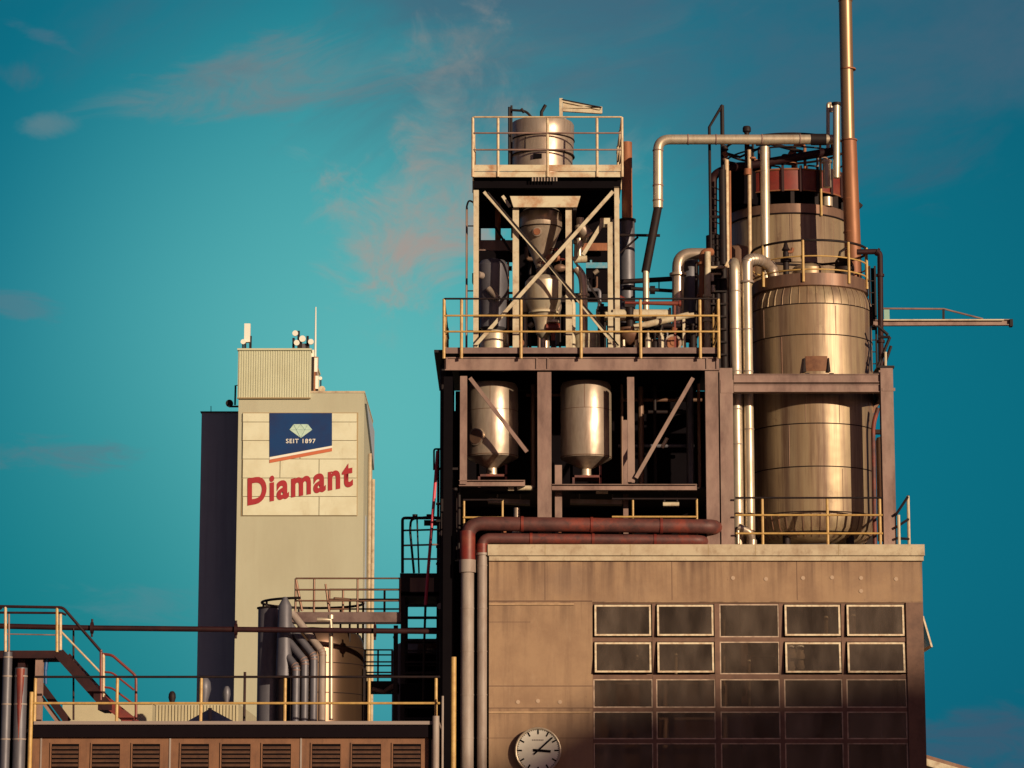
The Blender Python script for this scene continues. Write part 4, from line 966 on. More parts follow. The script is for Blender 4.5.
single('drain_pipe', MB().tube(arc_path([P(738, 527, Ya-.3), P(750, 532, Ya-.3), P(752, 541, Ya-.2)], .1), .09, 12).drum(X(752, 541, Ya-.2), Ya-.2, .11, ZROOF, Z(540, Ya-.2), 12).drum(X(738, 535, Ya-.3), Ya-.3, .05, ZROOF, Z(527, Ya-.3), 12), 'silver', 'silver bent drain pipe at the foot of the lagged pair', 'pipe')

# dark vessel left of the large tank
Yv2 = 70.3
vessel('dark_tank', 'tall dark tank hidden behind the silver lagged pipes', 738, Yv2, [(17, 540), (17, 250), (14, 246), (0, 244)], 'tankbrown', 'tank', base=ZROOF, n=48)

# ---- upper tank behind
Yu = 71.4; s_ = S(230, Yu); ru = 59*s_; cu = X(787.5, 230, Yu); fu = lambda py: Z(py, Yu-ru)
t = Thing('upper_tank', 'taller golden tank behind, crowned by an oxide red ring', 'tank')
t.part('shell', MB().lathe(cu, Yu, [(0, ZROOF), (ru, ZROOF), (ru, fu(213)), (ru*.99, fu(212)), (0, fu(205))], 96), 'tank')
t.part('top_band', MB().lathe(cu, Yu, [(ru*.99, fu(213.5)), (ru*1.012, fu(213)), (ru*1.012, fu(203.5)), (ru*.98, fu(203)), (ru*.9, fu(203))], 80), 'tankbrown')
t.part('ring_seam', hoop(MB(), cu, Yu, ru*1.01, fu(213), .02, 72), 'dark'); t.part('ring_seam', hoop(MB(), cu, Yu, ru+.002, fu(262), .013, 72), 'dark')
vs_ = Each(t, 'plate_seam', 'tankbrown')
for deg in (-24, -3, -1, 44): an = R(-90+deg); x, y = cu+ru*math.cos(an), Yu+ru*math.sin(an); vs_.tube([(x, y, fu(262)), (x, y, fu(214))], .008, 5)
rr_ = ru*1.0; z0, z1 = Z(190, Yu-rr_), Z(169, Yu-rr_)
t.part('red_ring', MB().lathe(cu, Yu, [(rr_-.05, z0), (rr_, z0), (rr_, z1), (rr_-.05, z1), (rr_-.05, z0)], 96), 'redpaint')
t.part('red_ring_lip', hoop(hoop(MB(), cu, Yu, rr_+.01, z1, .025, 72), cu, Yu, rr_+.01, z0, .018, 72), 'rust')
for k in range(14):
    a = 2*PI*(k+.5)/14; x, y = cu+rr_*.95*math.cos(a), Yu+rr_*.95*math.sin(a); wq = .09 if k % 3 else .16
    t.part('ring_post', MB().box(x-wq/2, x+wq/2, y-.05, y+.05, fu(204)-.02, z0), 'dark')
t.part('ring_deck', MB().drum(cu, Yu, rr_-.06, z0+.10, z0+.14, 64), 'black')
t.part('ring_brace', MB().tube([P(772, 197, Yu+.8), P(787, 203, Yu+.8)], .03, 8), 'black')
for dx, dy, rr in ((.45, -.5, .2), (-.95, -.4, .25)): t.part('ring_stub', MB().drum(cu+dx, Yu+dy, rr, fu(206), z0+.1, 20), 'black')
for k in range(10):
    a = R(-90-70+k*15); x, y = cu+ru*.8*math.cos(a), Yu+ru*.8*math.sin(a)
    t.part('crown_pipe', MB().tube(arc_path([(x, y, z1-.1), (x, y, z1+.18+.25*((k*7) % 3)), (x+.25, y+.1, z1+.18+.25*((k*7) % 3)), (x+.25, y+.1, z1-.1)], .06, 4), .022+.008*(k % 3), 8), ['dark', 'rust', 'darkred', 'tankbrown'][k % 4])
for k in range(8):
    a = R(-90-60+k*17); x, y = cu+(ru+.03)*math.cos(a), Yu+(ru+.03)*math.sin(a)
    t.part('ring_clip', MB().box(x-.03, x+.03, y-.03, y+.03, z0-.04, z1+.08), 'darkred')
t.part('insulator', MB().drum(X(827, 200, Yu-ru*.75), Yu-ru*.78, .13, Z(207, Yu-ru*.75), Z(198, Yu-ru*.75), 18), 'silverbright')
t.part('side_bracket', MB().prism([P(857, 200, Yu-.4), P(863, 205, Yu-.4), P(857, 211, Yu-.4), P(850, 211, Yu-.4), P(850, 199, Yu-.4)], (0, .2, 0)), 'dark')
t.done()
# inclined rafters / pipe on the ring
t = Thing('ring_pipework', 'dark reddish pipe rising across the top of the red ring', 'pipe')
t.part('pipe_run', MB().tube(arc_path([P(713, 236, 70.2), P(713, 176, 70.2), P(722, 170, 70.1), P(834, 151, 69.9)], .2), .10, 14), 'darkred')
t.part('riser', MB().tube([P(833, 152, 69.9), P(833, 140, 69.9)], .06, 10), 'dark')
t.part('cone_head', MB().lathe(X(791.5, 160, 70.1), 70.1, [(.14, Z(164, 70.1)), (.13, Z(157, 70.1)), (.05, Z(151, 70.1))], 18), 'rust')
t.part('base_column', MB().tube([P(713, 236, 70.2), (X(713, 236, 70.2), 70.2, ZROOF)], .17, 16), 'dark')
t.done()
# hoop railing above the ring
t = Thing('crown_railing', 'dark hoop railing high above the red ring', 'railing')
zz0 = z1
for k, zt_, w_ in ((0, Z(134, Yu-ru), .03), (1, Z(147, Yu-ru), .022)):
    pts = [(cu+(ru*1.03)*math.cos(2*PI*j/64), Yu+(ru*1.03)*math.sin(2*PI*j/64), zt_) for j in range(64)]
    t.part('top_rail' if k == 0 else 'mid_rail', MB().tube(pts, w_, 8, closed=True), 'dark')
for dg, m_ in ((-90+28, 'yellow'), (-90-38, 'dark'), (-20, 'dark'), (30, 'dark'), (75, 'dark'), (120, 'dark'), (165, 'dark')):
    a = R(dg); x, y = cu+ru*1.03*math.cos(a), Yu+ru*1.03*math.sin(a); t.part('post', MB().tube([(x, y, z0-(.6 if m_ == 'yellow' else 0)), (x, y, Z(134, Yu-ru))], .03, 8), m_)
t.done()
single('platform_bracket', MB().tube([P(768, 143, 70.0), P(803, 152, 70.0)], .045, 8).tube([P(756, 144, 69.9), P(770, 144, 69.9)], .05, 8), 'dark', 'dark short bracket tucked under the overhead pipe', 'bracket')
# upright pipes in front of the upper tank
pipe_thing('upright_pipe', 'stout pale upright pipe from the overhead pipe down the upper tank', [P(764.5, 147, Yo+.15), (X(764.5, 200, Yo+.15), Yo+.15, ztc)], 4.6*S(200, Yo), 'silverbright', 0, seams=3, n=20)
pipe_thing('upright_pipe', 'slim pale upright pipe under the mushroom vent', [P(749, 150, 69.4), (X(749, 200, 69.4), 69.4, ztc-.3)], .045, 'railpale', 0)
pipe_thing('upright_pipe', 'slim orange brown upright pipe at the left edge of the upper tank', [P(726.5, 160, 69.4), (X(726.5, 200, 69.4), 69.4, Z(268, 69.4))], .055, 'railpale', 0)
pipe_thing('upright_pipe', 'thin rusty upright pipe hugging the orange brown one', [P(729.7, 171, 69.6), (X(729.7, 200, 69.6), 69.6, Z(268, 69.6))], .03, 'rust', 0)
t = Thing('mushroom_vent', 'dark mushroom vent poking above the overhead pipe', 'vent')
c = P(747, 145, 69.5); xv = c.x
t.part('cap', MB().lathe(xv, 69.5, [(.06, Z(133, 69.5)), (.10, Z(131.5, 69.5)), (.10, Z(128, 69.5)), (.08, Z(126.5, 69.5)), (0, Z(126, 69.5))], 18), 'dark')
t.part('stem', MB().drum(xv, 69.5, .06, Z(170, 69.5), Z(133, 69.5), 12).drum(xv+.05, 69.5, .09, Z(151, 69.5), Z(147, 69.5), 12).drum(xv+.08, 69.5, .045, Z(172, 69.5), Z(150, 69.5), 12), 'dark')
t.part('handwheel', MB().drum(xv+.12, 69.4, .08, Z(160, 69.5), Z(158.5, 69.5), 12).drum(xv, 69.4, .09, Z(176, 69.5), Z(170, 69.5), 12), 'rust')
t.part('stem_foot', MB().tube([(xv+.08, 69.5, Z(171, 69.5)), (xv+.08, 69.5, fu(204))], .05, 10), 'dark')
t.done()
t = Thing('rooftop_ladder', 'tall dark ladder frame with a slanted top left of the upper tank', 'ladder')
Yl = 69.5
a0, a1, a2, a3 = P(709.3, 270, Yl), P(709.3, 127, Yl), P(722, 105.5, Yl+.5), P(722, 270, Yl+.5)
t.part('stile', MB().tube([(a1.x, Yl, ZROOF), (a1.x, Yl, a1.z), (a2.x, Yl+.5, a2.z)], .035, 8), 'dark')
t.part('stile', MB().tube([(a2.x, Yl+.5, a2.z), (a2.x, Yl+.5, ZROOF)], .05, 8), 'dark')
rg = MB(); z = a1.z-2.0
for k in range(30):
    z = Z(186, Yl)-k*.28; rg.tube([(a1.x, Yl, z), (a2.x, Yl+.5, z)], .016, 6)
t.part('rungs', rg, 'dark')
t.part('stand_off', MB().tube([P(722, 152, Yl+.5), P(740, 157, Yl+.6), P(760, 148, Yl+.3)], .03, 8), 'dark'); t.part('stand_off', MB().tube([P(722, 161, Yl+.5), P(745, 166, Yl+.6)], .04, 8), 'dark'); t.part('stand_off', MB().tube([P(709, 217, Yl), P(722, 217, Yl)], .04, 8), 'dark')
for py in (146, 152, 158): c = P(724, py, Yl+.4); t.part('fitting', MB().tube([c, c+Vector((.06, 0, -.12))], .06, 10), ['dark', 'rust', 'tankbrown'][(py-146)//6])
t.done()
# dark equipment inside left of ring
single('dark_cowl', MB().lathe(X(742, 190, 70.6), 70.6, [(.45, Z(204, 70.2)), (.48, Z(200, 70.2)), (.48, Z(165, 70.2)), (.3, Z(161, 70.2)), (0, Z(160, 70.2))], 32), 'black', 'black drum shaped cowl at the left of the red ring', 'cowl')

# ---- tall chimney
Yh = 68.8
t = Thing('tall_chimney', 'tall slender flue, bronze above and rust red below, beside the upper tank', 'chimney')
xh = X(848.3, 150, Yh)
t.part('upper_flue', MB().tube([(xh, Yh, Z(141, Yh)), (xh, Yh, Z(-2+2.5, Yh))], 6.6*S(100, Yh), 28), 'bronze')
t.part('lower_flue', MB().tube([(xh+.06, Yh, ztc), (xh+.06, Yh, Z(255, Yh)), (xh+.02, Yh, Z(141.5, Yh))], [8.2*S(100, Yh), 8.2*S(100, Yh), 7.6*S(100, Yh)], 28), 'chimney')
b_ = Each(t, 'joint_band', 'rust')
for py, w_ in ((70, .012), (141, .02), (200, .014), (233, .014)): z = Z(py, Yh); b_.tube([(xh+.03, Yh, z), (xh+.03, Yh, z+.03)], 7.9*S(100, Yh)+.0*w_, 28)
t.part('rim', hoop(MB(), xh, Yh, 6.5*S(100, Yh), Z(1, Yh), .02), 'bronze')
t.done()
pipe_thing('vent_pipe', 'pale vent pipe with a domed dark tip left of the chimney', [P(836.5, 178, 69.6), P(836.5, 103, 69.6)], .085, 'silverbright', 0, flanges=(.985,), fm='dark')
pipe_thing('vent_pipe', 'slimmer hooked vent pipe, second to the left of the chimney', [P(828, 152, 69.9), P(828, 104, 69.9), P(831, 103.5, 69.9), P(831, 112, 69.9)], .045, 'silverbright', .06)
single('vent_pot', MB().drum(X(827, 175, 69.7), 69.7, .10, z0, Z(160, 69.7), 16).drum(X(827, 175, 69.7), 69.7, .13, Z(163, 69.7), Z(161, 69.7), 16), 'silverbright', 'small pale vent pot rising behind the red ring', 'vent')

# ---- right edge pipe and ladder
pipe_thing('drop_pipe', 'dark red drop pipe elbowing down right of the large tank', [P(857, 252, 67.6), P(880, 251.5, 67.6), (X(880, 320, 67.6), 67.6, Z(366, 67.6))], .065, 'darkred', .12, flanges=(.15, .33, .82), n=12)
t = Thing('side_ladder', 'dark ladder strip clinging to the right side of the large tank', 'ladder')
for px in (870.5, 876): x = X(px, 320, 68.3); t.part('stile', MB().box(x-.02, x+.02, 68.28, 68.36, Z(378, 68.3), Z(266, 68.3)), 'dark')
for k in range(9): z = Z(376, 68.3)+k*.28; t.part('rung', MB().box(X(870.5, 320, 68.3), X(876, 320, 68.3), 68.3, 68.33, z, z+.02), 'dark')
t.part('cover_plate', MB().pbox(871.5, 875, 268, 330, 68.4, .03), 'black')
t.part('bracket', MB().box(X(868, 372, 68.3), X(892, 372, 68.3), 68.2, 68.5, Z(375, 68.3), Z(372, 68.3)), 'dark')
t.done()
t = Thing('short_railing', 'dark slanted handrail head above the right portal column', 'railing')
for (p0, p1) in (((878, 337), (890, 337)), ((890, 337), (878, 366)), ((891, 346), (884, 366)), ((878, 326), (888, 335)), ((888, 356), (880, 356))): t.part('rail', MB().tube([P(*p0, 67.2), P(*p1, 67.2)], .035, 8), 'dark')
t.part('post', MB().tube([P(885.5, 352, 67.1), P(885.5, 368, 67.1)], .03, 8), 'cream')
t.part('plate', MB().box(X(876, 367, 67), X(893, 367, 67), 66.75, 67.4, Z(369.5, 67), Z(367.5, 67)), 'dark')
t.done()
# jib beam
Yj = 67.9
t = Thing('jib_beam', 'long thin hoist jib beam reaching out to the right into the sky', 'crane')
t.part('beam', MB().ibeam_side(P(872, 323, Yj), P(1012, 322.5, Yj), 6*S(322, Yj), .12, .02), 'steel_brown')
t.part('beam_flange', MB().bar(P(880, 320, Yj-.07), P(1004, 319.8, Yj-.07), .03, .02), 'cream')
t.part('tie_rod', MB().tube([P(878, 308.5, Yj), P(944, 309, Yj), P(983, 319, Yj)], .022, 8), 'steel_brown')
t.part('strut', MB().bar(P(943.5, 309, Yj), P(943.5, 320, Yj), .05, .04), 'dark')
t.part('end_plate', MB().pbox(1010, 1013, 319, 326, Yj-.09, .18), 'dark')
t.part('plate', MB().pbox(884, 889.5, 309.5, 319.5, Yj-.02, .02), mat('greenish_plate', (.25, .42, .36), .6))
t.part('tail', MB().box(X(866, 322, Yj), X(873, 322, Yj), Yj-.06, Yj+.06, Z(325, Yj), Z(307, Yj)), 'dark')
t.done()
# behind right column
pipe_thing('red_conduit', 'thin red conduit curving down between tank and right column', [P(878, 408, 67.4), P(873, 425, 67.4), (X(873.5, 480, 67.4), 67.4, ZROOF)], .05, 'redpipe', .2)
vessel('side_drum', 'slim brown banded drum glimpsed behind the right column', 879, 69.3, [(7, 540), (7, 440), (6, 437), (0, 436)], 'tankbrown', 'drum', base=ZROOF)
t = Thing('side_brace', 'small dark knee brace behind the top of the right column', 'brace')
t.part('bar', MB().bar(P(882, 395, 68), P(872, 413, 68), .08, .06), 'tankbrown'); t.part('cleat', MB().box(X(866, 414, 68), X(884, 414, 68), 67.9, 68.1, Z(434, 68), Z(430, 68)), 'dark'); t.done()

# roof railings
front_rail('roof_railing', 'yellow railing with dark top rail at the foot of the large tank', 735.5, 882.5, 498, 545, 66.2, (762.5, 827.5, 880), ((1, 'dark'), (.64, 'yellow'), (.26, 'yellow')), zb=ZR, pr=.032)
# right corner handrail running back
t = Thing('corner_railing', 'short railing running back from the right roof corner', 'railing')
xr_ = X(899, 520, 66.3)
for (x, y) in ((xr_, 66.3), (xr_+.06, 67.2)):
    pass
pa, pb = P(898.5, 519, 66.25), P(908, 496.5, 66.25+1.2)
zt_a = Z(514, 66.25); xe_ = X(900, 520, 66.25)
p0 = P(898.5, 515, 66.25); p1 = P(908, 496, 67.5)
t.part('post', MB().tube([(p0.x, 66.25, ZR), (p0.x, 66.25, p0.z)], .035, 8), 'cream'); t.part('post', MB().tube([(p1.x, 67.5, ZR), (p1.x, 67.5, p1.z)], .035, 8), 'cream')
pm_ = (p0+p1)/2
for fr in (1, .6, .25):
    a = Vector((X(896, 520, 66.2), 66.2, ZR+(p0.z-ZR)*fr)); b = Vector((p1.x+.01, 67.55, ZR+(p1.z-ZR)*fr))
    t.part('top_rail' if fr == 1 else 'mid_rail', MB().tube([a, b], .03, 8), 'dark')
t.done()

# ================================================================== SILO TOWER (far)
YW = 150.0
sw = S(500, YW)
t = Thing('silo_tower', 'tall pale flour silo carrying a diamond emblem and red lettering', 'tower')
xa, xb = X(237, 500, YW), X(363.5, 500, YW); zt = Z(393, YW)
t.part('wall', MB().box(xa, xb, YW, YW+9.3, 0, zt), 'silo')
t.part('parapet_cap', MB().box(xa-.02, xb+.02, YW-.03, YW+9.35, zt, zt+.10), 'coping')
# corrugated penthouse
pa, pb, pz0, pz1 = X(238, 375, YW), X(310.5, 375, YW), Z(397.5, YW-.1), Z(350.5, YW-.1)
pen = MB(); n = 30
pts = []
for k in range(n):
    w_ = (pb-pa)/n; x = pa+k*w_
    pts += [(x, YW-.08, 0), (x+w_*.30, YW-.08, 0), (x+w_*.42, YW-.115, 0), (x+w_*.88, YW-.115, 0)]
pts += [(pb, YW-.08, 0), (pb, YW+7, 0), (pa, YW+7, 0)]
pen.prism([(x, y, pz0) for x, y, z in pts], (0, 0, pz1-pz0)); t.part('penthouse', pen, 'penthouse')
t.part('penthouse_cap', MB().box(pa-.04, pb+.05, YW-.2, YW+7.1, pz1, pz1+.10), 'penthouse')
t.part('penthouse_ledge', MB().box(pa-.02, pb+.02, YW-.16, YW-.001, pz0-.06, pz0), 'joint')
# sign panels
rows = [413, 422, 440.5, 459, 478, 496.5, 515.5]; cols_ = [242.5, 280, 319, 357]
bk = MB(); bk.pbox(242, 357.8, 412.5, 516, YW-.04, .039); t.part('sign_backing', bk, 'joint')
for r_ in range(6):
    cc = cols_ if r_ in (1, 3, 5, 0) else [242.5, 300, 357]
    if r_ == 5: cc = [242.5, 319, 357]
    for a, b in zip(cc, cc[1:]):
        t.part('sign_panel', MB().pbox(a+.35, b-.35, rows[r_]+.3, rows[r_+1]-.3, YW-.10, .055), 'silopanel')
Ys = YW-.13
fl = t.part('emblem_field', MB().prism([P(269.5, 413, Ys), P(332, 413, Ys), P(332, 445.5, Ys), P(269.5, 457, Ys)][::-1], (0, .025, 0)), 'navy')
t.part('emblem_stripe', MB().prism([P(269.5, 457.2, Ys), P(332, 445.7, Ys), P(332, 447.8, Ys), P(269.5, 459.6, Ys)][::-1], (0, .02, 0)), 'white', parent=fl)
t.part('emblem_stripe', MB().prism([P(269.5, 459.8, Ys), P(332, 448, Ys), P(332, 451.2, Ys), P(269.5, 463, Ys)][::-1], (0, .02, 0)), 'signorange', parent=fl)
Yg_ = Ys-.02
g0 = [(289.5, 429.7), (293.7, 424.2), (307.8, 424.2), (312.2, 429.7), (300.8, 438)]
t.part('gem', MB().prism([P(a, b, Yg_) for a, b in g0][::-1], (0, .012, 0)), 'gem', parent=fl)
fc = MB()
for a, b in (((289.5, 429.7), (312.2, 429.7)), ((296.5, 429.7), (300.8, 438)), ((305, 429.7), (300.8, 438)), ((293.7, 424.2), (296.5, 429.7)), ((296.5, 429.7), (300.8, 424.2)), ((300.8, 424.2), (305, 429.7)), ((305, 429.7), (307.8, 424.2))):
    fc.bar(P(*a, Yg_-.01), P(*b, Yg_-.01), .018, .01)
t.part('gem_facets', fc, 'facet', parent=fl)
def letters(body, fn, bold=.0, space=1.):
    cu_ = bpy.data.curves.new('lettering', 'FONT'); cu_.body = body; cu_.size = 1; cu_.extrude = 0; cu_.offset = bold; cu_.space_character = space; cu_.resolution_u = 6
    o = bpy.data.objects.new('lettering', cu_); COL.objects.link(o); bpy.context.view_layer.update()
    me = bpy.data.meshes.new_from_object(o.evaluated_get(bpy.context.evaluated_depsgraph_get())); bpy.data.objects.remove(o); bpy.data.curves.remove(cu_)
    xs = [v.co.x for v in me.vertices]; ys = [v.co.y for v in me.vertices]; a, b = min(xs), max(xs); c_, d_ = min(ys), max(ys)
    for v in me.vertices: v.co = fn((v.co.x-a)/(b-a), (v.co.y-c_)/(d_-c_))
    return me
def l1(u, v):                           # rising baseline, tall first capital
    px = 247.5+u*105.5; base_ = 506-u*19.5; return P(px, base_-v*27.5, Ys)
me = letters('Diamant', l1, .034, 1.14)
t.mpart('lettering', me, 'signred')
me = letters('SEIT 1897', lambda u, v: P(286+u*29.5, 443.2-v*4.4, Ys-.02), .012, 1.15)
t.mpart('small_lettering', me, 'white', parent=fl)
# side features
t.part('side_downpipe', MB().tube([(xb+.12, YW+4, 0), (xb+.12, YW+4, zt-2.5)], .09, 8).tube([(xb+.09, YW+8.5, 0), (xb+.09, YW+8.5, zt-3.2)], .09, 8), 'coping')
t.part('side_fin', MB().prism([(xb+.002, YW+.3, zt-.5), (xb+.002, YW+9.2, zt-.5), (xb+.002, YW+9.2, zt-2.6)][::-1], (.10, 0, 0)), 'slate')
t.part('side_windows', MB().box(xb+.001, xb+.03, YW+2, YW+3, 3, zt-6).box(xb+.001, xb+.03, YW+6, YW+7, 3, zt-6), 'slate')
t.done()
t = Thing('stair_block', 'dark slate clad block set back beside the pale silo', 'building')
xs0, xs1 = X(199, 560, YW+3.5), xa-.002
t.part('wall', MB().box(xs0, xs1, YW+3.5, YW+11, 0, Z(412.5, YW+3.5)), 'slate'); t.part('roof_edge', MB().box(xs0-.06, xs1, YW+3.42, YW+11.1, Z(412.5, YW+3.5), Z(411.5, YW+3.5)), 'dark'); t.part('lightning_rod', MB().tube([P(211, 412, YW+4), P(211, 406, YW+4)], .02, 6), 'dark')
t.done()
# rooftop antennas
zp = pz1+.10
def dish(t, px, py, Y, r_, m='white'):
    c = P(px, py, Y); d = t.part('dish', MB().tube([c-Vector((0, .1, 0)), c+Vector((0, .02, 0)), c+Vector((0, .14, 0))], [r_, r_, r_*.4], 16), m); return d
t = Thing('panel_antenna', 'white panel antenna on the left end of the silo penthouse', 'antenna')
Yt = YW+.6
for px, pt_, m_, w_ in ((247.3, 324, 'white', .15), (245.3, 327, 'dark', .05), (250.5, 336, 'dark', .06)): x = X(px, 340, Yt); t.part('mast' if m_ == 'dark' else 'antenna_panel', MB().box(x-w_, x+w_, Yt-w_, Yt+w_, zp+(0 if m_ == 'dark' else .45), Z(pt_, Yt)), m_)
dish(t, 243.3, 342, Yt-.2, .13); t.part('support_frame', MB().box(X(241, 348, Yt), X(251, 348, Yt), Yt-.1, Yt+.1, zp, zp+.09).box(X(243, 348, Yt)-.04, X(243, 348, Yt)+.04, Yt-.1, Yt, zp, Z(342, Yt)), 'dark'); t.done()
t = Thing('dish_cluster', 'cluster of round white dish antennas on dark masts above the penthouse', 'antenna')
for px, py in ((295.3, 333.5), (302.5, 339), (296.8, 343), (311, 342)): dish(t, px, py, Yt-.15, .145 if py != 339 else .165)
for px, py in ((293.5, 338), (298.5, 331), (307.5, 336), (301, 341)): x = X(px, 345, Yt); t.part('mast', MB().box(x-.06, x+.06, Yt-.05, Yt+.05, zp, Z(py, Yt)), 'dark')
t.part('cabinet', MB().box(X(301, 346, Yt), X(309, 346, Yt), Yt, Yt+.5, zp, Z(343.5, Yt)), 'bluegrey'); t.part('base_frame', MB().box(X(293, 349, Yt), X(311, 349, Yt), Yt-.06, Yt+.06, zp, zp+.08), 'dark'); t.done()
t = Thing('whip_antenna', 'tall whip antenna beside the silo penthouse', 'antenna')
Yt = YW+1.0; x = X(315.3, 350, Yt)
t.part('whip', MB().tube([(x, Yt, Z(360, Yt)), (x, Yt, Z(307, Yt))], [.06, .03], 8), 'white'); t.part('mast', MB().tube([(x+.1, Yt, zt+.14), (x+.1, Yt, Z(357, Yt))], .07, 8), 'steel_brown')
t.part('side_arm', MB().box(x-.1, x+.15, Yt-.05, Yt+.05, Z(361, Yt), Z(359.5, Yt)), 'dark'); t.done()
t = Thing('antenna_rack', 'rack of small white aerials on the silo roof right of the penthouse', 'antenna')
x = X(313, 375, Yt); t.part('mast', MB().box(x-.06, x+.06, Yt-.4, Yt-.3, zt+.14, Z(352, Yt)), 'dark'); t.part('cable_run', MB().box(x+.07, x+.16, Yt-.4, Yt-.35, zt+.14, Z(358, Yt)), 'rust')
for px, a, b in ((317, 376, 389), (316, 358, 372), (312.5, 350, 357)): q = P(px, (a+b)/2, Yt-.35); t.part('aerial', MB().box(q.x-.08, q.x+.08, Yt-.42, Yt-.32, Z(b, Yt-.35), Z(a, Yt-.35)), 'white')
dish(t, 322, 389.5, Yt-.3, .17, 'cream'); dish(t, 320.5, 378.5, Yt-.3, .09); t.part('stand', MB().box(X(322, 392, Yt-.3)-.04, X(322, 392, Yt-.3)+.04, Yt-.2, Yt-.12, zt+.14, Z(389, Yt)).box(X(320.5, 392, Yt-.3)-.03, X(320.5, 392, Yt-.3)+.03, Yt-.2, Yt-.12, zt+.14, Z(379, Yt)), 'dark'); t.done()
t = Thing('bracket_antenna', 'dark dish on a bracket arm off the left side of the penthouse', 'antenna')
Yt = YW+.8; t.part('bracket', MB().tube([P(239.5, 385.5, Yt), P(235.5, 385.5, Yt), P(235, 405, Yt)], .05, 6).tube([P(239.5, 406.5, Yt), P(229, 406.5, Yt)], .05, 6), 'dark'); dish(t, 229.5, 403.5, Yt, .19, 'dark'); t.done()

# ================================================================== LOUVRED BUILDING (lower left)
YL = 64.2
zr = Z(721.5, YL); xa, xb = X(28, 740, YL), X(438, 740, YL)
t = Thing('louvred_building', 'low orange brown building with a row of louvred vents and a dark fascia', 'building')
zw = Z(737.5, YL)
t.part('wall', MB().box(xa, xb-.2, YL, YL+12, 0, zw), 'louvre')
t.part('fascia', MB().box(X(33, 730, YL), xb, YL-.10, YL+12.1, zw+.001, Z(724.8, YL-.1)), 'fascia')
t.part('roof_edge', MB().box(X(35, 723, YL), xb+.03, YL-.14, YL+12.15, Z(724.6, YL-.1), zr), 'roofedge')
z0, z1 = Z(772, YL), Z(744, YL)
for a, b in ((51.5, 79), (92, 120), (132.5, 160), (181, 209), (221.5, 250.5), (262.5, 291), (312, 340.5), (352, 381), (393, 421)):
    x0, x1 = X(a, 756, YL), X(b, 756, YL)
    lv = t.part('louvre', MB().box(x0, x1, YL-.004, YL-.001, z0, z1), 'black')
    sl = MB(); k = 0; z = z1-.05
    while z > z0+.02:
        sl.prism([(x0+.01, YL-.005, z), (x0+.01, YL-.045, z-.045), (x0+.01, YL-.045, z-.058), (x0+.01, YL-.005, z-.013)], (x1-x0-.02, 0, 0)); z -= .092
    t.part('slats', sl, mat('slat_paint', (.10, .045, .025), .7, dirt=(.05, .02, .015), amt=.8, scale=7) if 'slat_paint' not in bpy.data.materials else bpy.data.materials['slat_paint'], parent=lv)
    fr = MB(); th = .03; fr.box(x0-th, x0, YL-.03, YL-.001, z0, z1+th); fr.box(x1, x1+th, YL-.03, YL-.001, z0, z1+th); fr.box(x0, x1, YL-.03, YL-.001, z1, z1+th)
    t.part('frame', fr, 'louvre', parent=lv)
for a in (41, 170, 301): x = X(a, 756, YL); t.part('cover_strip', MB().box(x-.018, x+.018, YL-.02, YL-.001, 0, zw-.002), 'grey')
t.part('corner_pier', MB().box(xb-.199, xb-.02, YL+.05, YL+5.9, 0, zw), 'dark')
t.done()
# roof railing
yr = YL+.05
front_rail('roof_railing', 'long yellow roof railing along the louvred building', 34, 440, 677, 722, yr, (35, 117, 201, 285, 369, 436), ((1, 'dark'), (.41, 'yellow')), zb=zr, pr=.034, r=.026)
single('thin_standpipe', MB().tube([(X(30.5, 730, YL-.4), YL-.4, 0), (X(30.5, 730, YL-.4), YL-.4, Z(692, YL-.4))], .045, 10), 'yellow', 'thin yellow standpipe at the left corner of the louvred building', 'pipe')
single('conduit', MB().tube([(X(442.5, 735, YL-.2), YL-.2, 0), (X(442.5, 735, YL-.2), YL-.2, Z(696, YL-.2))], .025, 8), 'grey', 'very thin pale conduit right of the short grey standpipe', 'conduit')
# left pipes
for (px, r_, m_, top, lab) in ((6, 4.6, 'bluegrey', 652, 'grey banded pipe at the far left edge of the view'), (20, 6.2, 'bluegrey', 668, 'grey pipe with a long red rust tongue at the far left')):
    Y = 63.4; x = X(px, 715, Y); t = Thing('left_pipe', lab, 'pipe')
    t.part('pipe_run', MB().tube([(x, Y, 0), (x, Y, Z(top, Y))], r_*S(715, Y), 20), m_)
    if px == 20: t.part('rust_tongue', MB().tube([(x+.0, Y-.12, Z(742, Y)), (x+.0, Y-.075, Z(705, Y)), (x, Y-.045, Z(669, Y))], [.01, .07, .105], 14), 'redpaint')
    for py in (658, 677, 705, 740):
        if py > top+2: z = Z(py, Y); t.part('clamp', MB().tube([(x, Y, z), (x, Y, z+.03)], (r_+.35)*S(715, Y), 20), 'grey')
    t.done()
